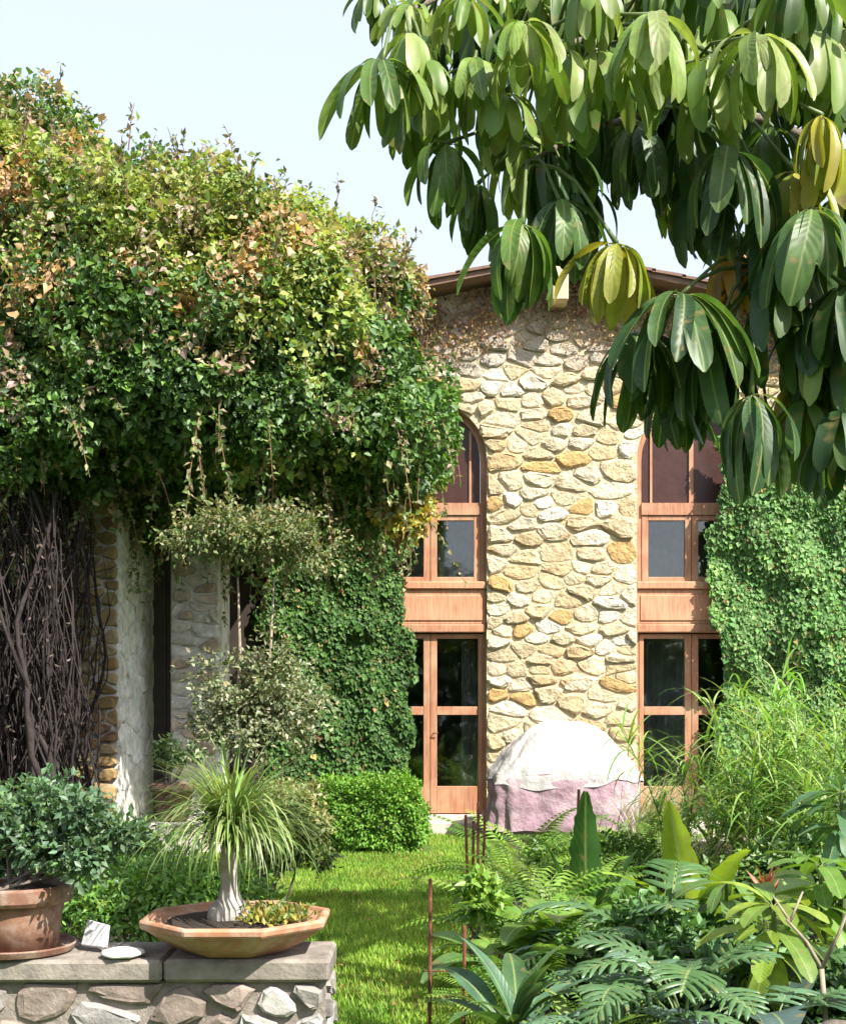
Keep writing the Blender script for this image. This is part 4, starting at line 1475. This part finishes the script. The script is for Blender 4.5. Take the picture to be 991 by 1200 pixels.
pr = random.Random(21)
PHILO = [arc_leaf(1.0, R(62), R(-55), .48, 'split', .42, stem_r=.010, n=9, power=1.3),
         arc_leaf(1.0, R(70), R(-30), .50, 'split', .40, stem_r=.010, n=8, power=1.2),
         arc_leaf(1.0, R(55), R(-70), .45, 'split', .44, stem_r=.010, n=10, power=1.4)]
PH_C = [(.10, .19, .10), (.085, .17, .065), (.13, .22, .14), (.07, .15, .045)]
for (px, py, Y, n, s, lab) in ((720, 1180, 5.0, 9, .58, 'split leaf philodendron with silvery drooping fronds at the bottom centre right'),
                               (800, 1160, 5.3, 11, .66, 'largest split leaf philodendron with long fingered fronds left of the pale twigs'),
                               (690, 1120, 6.6, 9, .62, 'split leaf philodendron behind the silvery one, below the dark upright leaf'),
                               (905, 1190, 5.0, 8, .5, 'dark split leaf philodendron low in the shade beneath the pale twigs')):
    b = P(px, py, Y)
    leaf_plant('philodendron', lab, 'plant', (b.x, Y, max(0, min(b.z, .35)) * .5), PHILO, fan(n, pr, -12, 22, s * .8, s * 1.2), PH_C, M_BIG, group='split leaf philodendrons')

SWORD = [arc_leaf(1.0, R(84), R(62), .08, 'simple', .24, stem_r=.012, fold=.35), arc_leaf(1.0, R(80), R(40), .08, 'simple', .22, stem_r=.012, fold=.3)]
b = P(690, 1040, 8.2)
SWB = [arc_leaf(1.0, R(90), R(74), .05, 'ragged', .25, seg=26, stem_r=.014, fold=.30, twist=1), arc_leaf(1.0, R(88), R(60), .05, 'ragged', .24, seg=26, stem_r=.014, fold=.25, twist=2.2)]
leaf_plant('upright_plant', 'tall plant with one dark upright leaf in front of the mauve cover', 'plant', (b.x, 8.2, 0), SWB,
           [(268, 1, 1.12), (180, -14, .82), (300, -20, .72), (10, -18, .75), (230, -22, .65)], [(.035, .095, .02), (.045, .11, .025)], M_BIG)
CANNA = [arc_leaf(1.0, R(84), R(40), .15, 'ragged', .22, seg=24, twist=.5, stem_r=.012, fold=.3), arc_leaf(1.0, R(78), R(10), .15, 'ragged', .20, seg=24, twist=1.7, stem_r=.012, fold=.2)]
b = P(826, 1040, 7.6)
leaf_plant('canna', 'yellow green plant with broad glowing leaves below the wispy bamboo', 'plant', (b.x, 7.6, 0), CANNA,
           [(258, 12, 1.14), (282, 8, 1.08), (200, -2, 1.0), (335, -6, .95), (270, -2, .95), (150, -20, .7), (255, -16, .8)], [(.26, .36, .03), (.20, .32, .03), (.14, .26, .03)], M_BIG)
FERN = [arc_leaf(1.0, R(68), R(-20), .15, 'fern', .26, stem_r=.006, n=22), arc_leaf(1.0, R(75), R(5), .15, 'fern', .24, stem_r=.006, n=22), arc_leaf(1.0, R(58), R(-45), .12, 'fern', .28, stem_r=.006, n=20)]
FE_C = [(.13, .26, .03), (.17, .30, .035), (.09, .20, .025), (.22, .33, .06)]
for (px, Y, n, s, lab) in ((612, 7.8, 18, 1.0, 'bright green fern nearest the lawn edge and stakes'), (655, 8.6, 16, 1.0, 'bright fern in front of the white and mauve cover'),
                           (755, 7.2, 15, .85, 'green fern between the dark upright leaf and the glowing canna'), (590, 6.0, 12, .5, 'small pale fern at the bottom edge beside the lawn')):
    leaf_plant('fern', lab, 'fern', ((px - 495.5) / F * Y, Y, .0), FERN, fan(n, pr, -18, 18, s * .8, s * 1.15), FE_C, M_FERN, group='ferns in the bed')
for (px, Y, n, s, lab) in ((700, 5.9, 12, .5, 'bright fern poking up behind the silvery philodendron fronds'), (575, 6.3, 13, .5, 'pale fern right beside the rusty plant support'), (835, 5.7, 12, .5, 'bright fern between the silvery philodendron and the pale twigs'), (603, 10.4, 20, 1.0, 'yellow green fern just behind the tight bunch of rusty stakes'), (640, 11.6, 18, .95, 'fern clump under the left half of the mauve cover'),
                           (715, 10.6, 18, .9, 'fern right of the dark upright leaf, before the terrace edge'), (775, 11.2, 18, .95, 'fern at the foot of the right garden door beside the bamboo'),
                           (640, 6.7, 14, .75, 'dark fern in the middle of the bed between sapling and silvery philodendron'), (870, 7.0, 14, .75, 'fern below the red bromeliad')):
    leaf_plant('fern', lab, 'fern', ((px - 495.5) / F * Y, Y, .0), FERN, fan(n, pr, -18, 18, s * .8, s * 1.15), FE_C, M_FERN, group='ferns in the bed')
for (px, Y, n, s, lab) in ((770, 6.9, 11, .95, 'tall split leaf philodendron just left of the glowing canna'), (845, 6.2, 10, .8, 'split leaf philodendron under the canna and the mid green rosette')):
    leaf_plant('philodendron', lab, 'plant', ((px - 495.5) / F * Y, Y, .0), PHILO, fan(n, pr, -12, 22, s * .8, s * 1.2), PH_C, M_BIG, group='split leaf philodendrons')
BLUE = [arc_leaf(1.0, R(75), R(-35), .55, 'heart', .36, stem_r=.010, fold=.12, power=1.6), arc_leaf(1.0, R(66), R(-50), .52, 'heart', .38, stem_r=.010, fold=.1, power=1.6)]
b = P(880, 1180, 5.4)
leaf_plant('broad_leaf_plant', 'shaded plant with broad slate blue leaves beneath the rosette plants', 'plant', (b.x, 5.4, .0), BLUE, fan(9, pr, -20, 10, .55, .8),
           [(.10, .15, .15), (.075, .12, .11), (.05, .10, .06)], M_BIG)
b = P(590, 1190, 5.7)
leaf_plant('aroid_plant', 'blue green plant with narrow upright leaves at the bottom next to the plant support', 'plant', (.42, 5.6, 0), [arc_leaf(1.0, R(84), R(25), .2, 'simple', .15, stem_r=.010, fold=.3), arc_leaf(1.0, R(80), R(-10), .3, 'simple', .17, stem_r=.010, fold=.25)], fan(15, pr, -16, 12, .42, .72),
           [(.07, .15, .08), (.10, .19, .10), (.06, .13, .04)], M_BIG)
b = P(655, 1190, 5.2)
leaf_plant('leafy_plant', 'yellowish green leafy plant at the bottom edge left of the silvery philodendron', 'plant', (.62, 5.1, 0), [CANNA[1], BLUE[0]], fan(10, pr, -18, 12, .36, .6),
           [(.17, .26, .04), (.12, .22, .035), (.20, .29, .07)], M_BIG)
BRD = [arc_leaf(1.0, R(72), R(-10), .42, 'simple', .26, stem_r=.009, fold=.15, power=1.3), arc_leaf(1.0, R(64), R(-45), .40, 'simple', .28, stem_r=.009, fold=.12, power=1.3, twist=2)]
for (px, Y, n, s, lab, cl) in ((662, 7.3, 15, .80, 'bright broad leaved plant just left of the dark upright leaf', [(.13, .25, .035), (.17, .29, .05), (.10, .20, .03)]),
                               (735, 8.0, 14, .85, 'mid green broad leaved plant just right of the dark upright leaf', [(.10, .20, .05), (.13, .24, .06), (.08, .17, .04)]),
                               (800, 7.4, 13, .70, 'broad leaved plant at the foot of the glowing canna', [(.14, .25, .04), (.18, .28, .05)]),
                               (945, 7.2, 14, .85, 'broad leaved plant behind the red bromeliad at the right', [(.12, .24, .04), (.16, .28, .05), (.20, .30, .08)]),
                               (600, 6.9, 13, .62, 'light green broad leaved plant between the plant support and the ferns', [(.18, .30, .06), (.14, .26, .05), (.11, .21, .06)])):
    leaf_plant('broad_leaf_plant', lab, 'plant', ((px - 495.5) / F * Y, Y, .0), BRD, fan(n, pr, -20, 16, s * .75, s * 1.2), cl, M_BIG, group='broad leaved plants in the bed')
# umbrella rosettes low in the bed
LF = [arc_leaf(1.0, R(20), R(-30), .1, 'oblong', .26, seg=8, stem_r=.008, fold=.18), arc_leaf(1.0, R(5), R(-50), .1, 'oblong', .26, seg=8, stem_r=.008, fold=.18),
      arc_leaf(1.0, R(35), R(-20), .1, 'oblong', .24, seg=8, stem_r=.008, fold=.2)]
for (px, py, Y, s, lab, cols) in ((905, 1062, 5.6, .34, 'yellow green rosette plant with long drooping leaflets above the pale twigs', [(.17, .26, .03), (.22, .30, .04), (.12, .20, .03)]),
                                  (960, 1015, 6.4, .36, 'bright green rosette plant at the right edge beside the red bromeliad', [(.12, .24, .03), (.16, .28, .035), (.09, .18, .03)]),
                                  (850, 1035, 6.6, .30, 'mid green rosette plant left of the red bromeliad', [(.08, .17, .04), (.11, .20, .05)]),
                                  (985, 930, 7.4, .34, 'teal green rosette plant at the right edge under the bamboo', [(.06, .15, .06), (.08, .18, .08)])):
    b = P(px, py, Y)
    root = empty('rosette_plant', (b.x, Y, 0), lab, 'plant', 'low rosette plants in the bed')
    mb = MB(); mb.tube([(b.x, Y, 0), (b.x + .03, Y + .02, b.z * .5), (b.x, Y, b.z)], [.018, .014, .010], 6); mb.build('stem', M_PETI, root)
    for me in LF:
        if not me.materials: me.materials.append(M_UMB)
    for tier in range(3):
        zz = b.z - tier * .10
        if zz < .1: break
        nn = 9
        for k in range(nn):
            o = bpy.data.objects.new('leaf', pr.choice(LF)); COL.objects.link(o); o.parent = root
            o.location = (0, 0, zz)
            o.rotation_euler = (R(pr.uniform(-10, 10)), R(pr.uniform(-15, 15) + tier * 10), R(360 * (k + tier * .4) / nn + pr.uniform(-12, 12)))
            ss = s * pr.uniform(.8, 1.15); o.scale = (ss, ss, ss)
            o.color = (*(np.array(pr.choice(cols)) * pr.uniform(.8, 1.2)), 1)
# red bromeliad
b = P(897, 1030, 6.2)
leaf_plant('bromeliad', 'red orange bromeliad flower spike standing among green leaves', 'plant', (b.x, 6.2, b.z - .1),
           [arc_leaf(1.0, R(86), R(60), .0, 'simple', .16, stem_r=.01, fold=.4)], fan(13, pr, -30, 4, .11, .20), [(.24, .06, .03), (.30, .10, .04), (.18, .06, .03)], M_BIG)
mb = MB(); mb.tube([(b.x, 6.2, 0), (b.x, 6.2, b.z - .08)], .015, 6)
mb.build('stem', M_PETI, bpy.data.objects['bromeliad'])

# pale bare twigs
tw = empty('bare_shrub', (P(965, 1190, 5.1).x, 5.1, 0), 'pale bare forked twigs at the lower right under the rosettes', 'shrub')
mb = MB()
A = P(968, 1210, 5.1); Bq = P(962, 1135, 5.1); mb.tube([(A.x, 5.1, 0), A, Bq], [.013, .012, .010], 7)
for (x2, y2, dy) in ((925, 1080, .05), (990, 1060, -.05)):
    C2 = P(x2, y2, 5.1); mid = Bq.lerp(C2, .5) + Vector((.01, dy * .5, .01)); mb.tube([Bq, mid, C2 + Vector((0, dy, 0))], [.009, .007, .005], 6)
C2 = P(925, 1080, 5.15)
for (x2, y2) in ((905, 1050), (940, 1045)):
    mb.tube([C2, P(x2, y2, 5.2)], [.007, .004], 5)
mb.build('branch', M_PALEST, tw, smooth=True)
# cut stump in the corner
mb = MB(); q = P(985, 1185, 4.7)
mb.lathe([(.11, 0), (.10, .1), (.085, .25), (.075, q.z - .05), (.02, q.z - .04)], (q.x, 4.7, 0), 16, wob=.2)
tag(mb.build('stump', M_BARK, None, smooth=True), 'grey brown cut stump in the bottom right corner', 'stump')

# ------------------------------------------------------------------ wispy bamboo
bam = empty('wispy_bamboo', (2.5, 9.3, 0), 'wispy yellow green bamboo with thin arching leaves before the ivy', 'plant')
mb = MB(); bp_ = []; ba = []
for k in range(36):
    x = RNG.uniform(2.05, 3.7); y = RNG.uniform(8.6, 10.6); h = RNG.uniform(1.0, 1.85) * (1 if x > 2.3 else .8)
    lx, ly = RNG.normal(0, .22), RNG.normal(-.1, .2)
    pts = [Vector((x + lx * t * t, y + ly * t * t, h * t)) for t in (0, .25, .5, .75, 1)]
    mb.tube(pts, [.010, .009, .007, .005, .003], 5)
    for _ in range(70):
        t = RNG.uniform(.3, 1); bp_.append((x + lx * t * t, y + ly * t * t, h * t)); ba.append(RNG.uniform(0, 6.28))
mb.build('cane', M_PETI, bam, smooth=True)['kind'] = 'stuff'
n = len(bp_)
e0 = RNG.uniform(-.1, 1.1, n)
strips('foliage', np.array(bp_), np.array(ba), e0, e0 - RNG.uniform(.7, 2.0, n), RNG.uniform(.3, .75, n), RNG.uniform(.013, .028, n),
       pal([(.19, .33, .06), (.25, .38, .08), (.13, .26, .05), (.32, .39, .15), (.16, .32, .06)], n), M_BLADE, bam, seg=7)
tuft = empty('grass_tuft', (P(768, 950, 14.2).x, 14.2, 0), 'pale grass tuft leaning across the right garden door', 'plant')
n = 260
base = np.array([P(752, 960, 14.2).x, 14.2, .02]) + RNG.normal(0, .06, (n, 3)) * np.array([1, 1, 0])
strips('foliage', base, RNG.normal(.0, .9, n), RNG.uniform(.7, 1.35, n), RNG.uniform(-.5, .7, n), RNG.uniform(.6, 1.25, n), RNG.uniform(.010, .018, n),
       pal([(.30, .34, .20), (.38, .40, .27), (.22, .28, .12)], n), M_BLADE, tuft, seg=6)

# understory so the bed is closed
shrub('bed_shrub', 'dark green low bush filling the shade behind the silvery philodendron', 'shrub', (1.35, 6.7, 0), (1.35, 6.7, .25), (.7, .7, .30), 5000, .07,
      [(.07, .16, .04), (.10, .20, .05), (.055, .12, .035)], stems=6, gap=-.5)
shrub('bed_shrub', 'dark low bush at the right bottom under the bare twigs', 'shrub', (1.75, 5.6, 0), (1.75, 5.7, .2), (.55, .5, .26), 3800, .07,
      [(.06, .14, .045), (.08, .17, .05), (.045, .10, .035)], stems=6, gap=-.5)
shrub('bed_shrub', 'mid green bush between the bamboo foot and the glowing canna', 'shrub', (2.6, 8.3, 0), (2.7, 8.4, .35), (.85, .6, .45), 7000, .065,
      [(.07, .15, .035), (.10, .19, .04), (.14, .22, .06)], stems=7, gap=-.5)
shrub('bed_shrub', 'leafy green bush in the bed left of the terrace edge', 'shrub', (1.5, 10.5, 0), (1.5, 10.5, .22), (.6, .9, .28), 6000, .06,
      [(.09, .18, .03), (.12, .22, .035), (.07, .14, .03)], stems=7, gap=-.5)
shrub('bed_shrub', 'green bush in front of the right ivy wall behind the bamboo', 'shrub', (3.6, 12.5, 0), (3.7, 12.5, .5), (1.3, .9, .65), 12000, .065,
      [(.07, .16, .03), (.10, .20, .035), (.13, .23, .05)], stems=7, gap=-.6)

# ------------------------------------------------------------------ umbrella tree
TR = Vector((2.5, 4.9, 0))
tree = empty('umbrella_tree', TR, 'umbrella tree with drooping whorls of big leaflets overhanging from the upper right', 'tree')
mb = MB()
trunk_pts = [TR, TR + Vector((-.03, 0, 1.2)), TR + Vector((.05, .05, 2.4)), TR + Vector((-.02, 0, 3.5)), TR + Vector((-.1, -.05, 4.6)), TR + Vector((-.2, 0, 5.6))]
mb.tube(trunk_pts, [.13, .11, .10, .085, .06, .03], 10)
mb.build('trunk', M_BARK, tree, smooth=True)
ub = random.Random(77)
BR = []      # sampled points of branches


def branch(pts, r0, r1):
    pts = [Vector(p) for p in pts]
    out = []
    n = 14
    m = len(pts) - 1
    for i in range(n + 1):                      # Catmull-Rom
        t = i / n * m; k = min(int(t), m - 1); q = t - k
        p0 = pts[max(k - 1, 0)]; p1 = pts[k]; p2 = pts[k + 1]; p3 = pts[min(k + 2, m)]
        out.append(.5 * ((2 * p1) + (p2 - p0) * q + (2 * p0 - 5 * p1 + 4 * p2 - p3) * q * q + (3 * p1 - p0 - 3 * p2 + p3) * q ** 3))
    mb = MB(); mb.tube(out, [r0 + (r1 - r0) * i / n for i in range(n + 1)], 7)
    mb.build('branch', M_BARK, tree, smooth=True)
    BR.extend(out)


branch([trunk_pts[3], P(900, -60, 4.8), P(700, -40, 4.7), P(560, -25, 4.6), P(470, 20, 4.3)], .045, .010)
branch([trunk_pts[2], P(980, 120, 5.0), P(850, 70, 4.9), P(740, 40, 4.8), P(640, 60, 4.6), P(560, 90, 4.4)], .035, .008)
branch([trunk_pts[2], P(1010, 240, 4.7), P(920, 150, 4.7), P(800, 130, 4.6), P(700, 150, 4.5), P(620, 190, 4.3)], .03, .008)
branch([trunk_pts[2], P(1050, 330, 4.5), P(970, 290, 4.4), P(890, 310, 4.2)], .025, .008)
for k in range(7):
    a = k * .9
    branch([trunk_pts[4], TR + Vector((.5 + .6 * math.cos(a), .5 + .6 * math.sin(a), 5.6)), TR + Vector((.9 + 1.2 * math.cos(a), .85 + 1.1 * math.sin(a), 6.2 + .3 * math.sin(k * 2)))], .045, .014)

UL = [arc_leaf(1.0, R(15), R(-95), .09, 'oblong', .20, seg=12, stem_r=.010, fold=.16, power=.42),
      arc_leaf(1.0, R(25), R(-88), .09, 'oblong', .19, seg=12, stem_r=.010, fold=.20, power=.5, twist=1),
      arc_leaf(1.0, R(0), R(-94), .09, 'oblong', .185, seg=12, stem_r=.010, fold=.22, power=.4, twist=2),
      arc_leaf(1.0, R(-30), R(-94), .09, 'oblong', .20, seg=12, stem_r=.010, fold=.14, power=.5, twist=3)]
UL += [arc_leaf(1.0, R(20), R(-80), .09, 'oblong', .17, seg=12, stem_r=.010, fold=.45, power=.35, twist=4), arc_leaf(.8, R(-10), R(-100), .11, 'oblong', .19, seg=12, stem_r=.010, fold=-.12, power=.6, twist=5)]
for me in UL: me.materials.append(M_UMB)
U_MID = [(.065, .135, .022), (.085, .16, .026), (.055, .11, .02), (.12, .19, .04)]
U_DARK = [(.040, .095, .026), (.055, .115, .03), (.034, .08, .026), (.07, .13, .03)]  # shaded tone put into the leaflet colour
U_LIT = [(.18, .27, .055), (.22, .30, .075), (.13, .22, .04), (.25, .31, .10)]  # sunlit tone put into the leaflet colour
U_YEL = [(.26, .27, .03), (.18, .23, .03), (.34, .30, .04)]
U_OLD = [(.46, .24, .03), (.40, .27, .05), (.33, .20, .05)]
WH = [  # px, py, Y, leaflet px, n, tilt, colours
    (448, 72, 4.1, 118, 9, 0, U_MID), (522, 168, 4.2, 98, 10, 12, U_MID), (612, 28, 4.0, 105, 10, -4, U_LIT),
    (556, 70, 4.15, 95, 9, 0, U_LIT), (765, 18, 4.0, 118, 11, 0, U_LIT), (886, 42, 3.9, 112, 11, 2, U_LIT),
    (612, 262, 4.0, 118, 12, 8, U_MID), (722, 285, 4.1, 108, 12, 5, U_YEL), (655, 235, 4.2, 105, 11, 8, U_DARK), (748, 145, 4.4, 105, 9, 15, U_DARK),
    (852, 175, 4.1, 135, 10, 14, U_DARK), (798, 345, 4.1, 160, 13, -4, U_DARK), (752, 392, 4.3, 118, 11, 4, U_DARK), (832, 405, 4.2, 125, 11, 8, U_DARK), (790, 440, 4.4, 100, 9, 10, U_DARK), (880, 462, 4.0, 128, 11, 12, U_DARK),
    (950, 245, 4.0, 135, 10, 10, U_DARK), (962, 438, 4.3, 95, 10, -10, U_YEL), (935, 490, 4.6, 95, 9, 10, U_MID),
    (962, 135, 4.0, 98, 9, 18, U_YEL), (858, 292, 4.3, 88, 8, 22, U_OLD), (685, 120, 4.5, 105, 9, 10, U_DARK),
    (640, 170, 4.4, 105, 9, 10, U_DARK), (482, 8, 4.3, 70, 9, -10, U_LIT), (545, -5, 4.2, 75, 9, -6, U_LIT),
    (690, -25, 4.1, 95, 9, 0, U_LIT), (815, -45, 4.2, 100, 9, 0, U_MID), (930, -30, 4.0, 105, 10, 0, U_MID),
    (985, 60, 4.2, 110, 10, 5, U_MID), (990, 335, 4.0, 130, 9, 12, U_DARK), (668, 225, 4.4, 95, 8, 15, U_DARK),
    (985, 480, 4.1, 105, 9, 10, U_DARK), (815, 215, 4.5, 100, 9, 12, U_DARK), (905, 150, 4.4, 100, 9, 10, U_MID),
    (560, 215, 4.5, 90, 8, 15, U_MID), (500, 110, 4.4, 90, 9, 6, U_MID), (1060, 180, 4.3, 120, 9, 5, U_MID), (1080, 20, 4.4, 120, 9, 0, U_LIT)]
whorls = [(P(a, b, Y), L / F * Y, n, t, c) for a, b, Y, L, n, t, c in WH]
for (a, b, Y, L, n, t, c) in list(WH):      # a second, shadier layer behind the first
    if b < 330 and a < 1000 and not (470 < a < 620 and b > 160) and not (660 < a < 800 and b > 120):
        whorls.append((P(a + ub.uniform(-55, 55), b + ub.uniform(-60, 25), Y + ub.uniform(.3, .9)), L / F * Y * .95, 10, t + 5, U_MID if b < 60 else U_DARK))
for k in range(44):
    a = ub.uniform(455, 1000); b = ub.uniform(-40, 60 + .24 * (a - 455) + 90 * (a > 560))
    if 470 < a < 590: b = min(b, 110)
    if 670 < a < 800: b = min(b, 95)
    whorls.append((P(a, b, ub.uniform(4.5, 5.2)), ub.uniform(.27, .34), 10, ub.uniform(0, 12), ub.choice((U_MID, U_DARK, U_LIT))))
whorls = [(q, L * .97, n + 6, t, c) for q, L, n, t, c in whorls]
for (a, b, L, c) in ((905, 335, 120, U_DARK), (945, 380, 110, U_DARK), (990, 400, 120, U_DARK), (985, 500, 95, U_MID), (960, 400, 110, U_LIT), (925, 300, 105, U_MID), (1000, 270, 120, U_DARK), (940, 470, 105, U_MID), (990, 180, 120, U_YEL), (910, 250, 110, U_DARK), (930, 200, 110, U_YEL),
                    (700, 60, 120, U_LIT), (830, 70, 120, U_LIT), (660, 60, 110, U_LIT), (955, 40, 115, U_LIT), (480, 40, 80, U_LIT), (590, 110, 95, U_LIT), (500, 70, 95, U_LIT)):
    whorls.insert(30, (P(a, b, 4.15), L / F * 4.15, 11, 3, c))
for k in range(130):                 # unseen crown above the frame, added to shade the middle of the lawn
    d = rand_dirs(1)[0] * ub.random() ** .33
    q = Vector((3.4 + 1.4 * d[0], 5.75 + 1.3 * d[1], 6.3 + .6 * d[2]))
    if q.z < EYE + 850 / F * q.y + .35: continue
    whorls.append((q, ub.uniform(.30, .38), 9, ub.uniform(-6, 8), U_MID))
cnt = 0
spares = {}
for (hub, L, n, tilt, cols) in whorls:
    # nearest branch point a bit above the hub
    best = min(BR, key=lambda p: (p - hub).length + (.6 if p.z < hub.z else 0) + (.4 if (p - hub).length < .12 else 0))
    mid = best.lerp(hub, .55) + Vector((0, 0, .10 * (best - hub).length + .03))
    mb = MB(); mb.tube([best, best.lerp(mid, .6) + Vector((0, 0, .02)), mid, hub.lerp(mid, .3), hub], [.008, .007, .006, .006, .010], 6)
    lf = mb.build('leaf', M_PETI, tree, smooth=True)
    root = Vector(tree.location) + Vector(lf.location)
    ph = ub.uniform(0, 360)
    for k in range(n):
        me = ub.choice(UL)
        if cnt < 296:
            o = bpy.data.objects.new('leaflet', me); COL.objects.link(o); o.parent = lf
        else:
            o = None
        s = L * ub.uniform(.82, 1.12)
        rot = (R(ub.uniform(-14, 14)), R(tilt + ub.uniform(-14, 16)), R(ph + 360 * k / n + ub.uniform(-10, 10)))
        sc = (s, s * ub.uniform(.9, 1.15), s)
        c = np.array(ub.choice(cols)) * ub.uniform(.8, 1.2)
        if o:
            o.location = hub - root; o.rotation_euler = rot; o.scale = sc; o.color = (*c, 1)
        else:
            M = Matrix.LocRotScale(hub, Vector((0, 0, 0)).to_track_quat('X', 'Z') if False else __import__('mathutils').Euler(rot).to_quaternion(), Vector(sc))
            vv = [M @ v.co for v in me.vertices]
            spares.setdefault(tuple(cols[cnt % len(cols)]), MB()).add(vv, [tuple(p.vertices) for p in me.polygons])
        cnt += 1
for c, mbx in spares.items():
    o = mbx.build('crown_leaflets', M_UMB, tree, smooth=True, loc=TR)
    o.color = (*c, 1); o['kind'] = 'stuff'
print('leaflets', cnt, 'facade stones', len(seeds), 'vine leaves', len(vp))
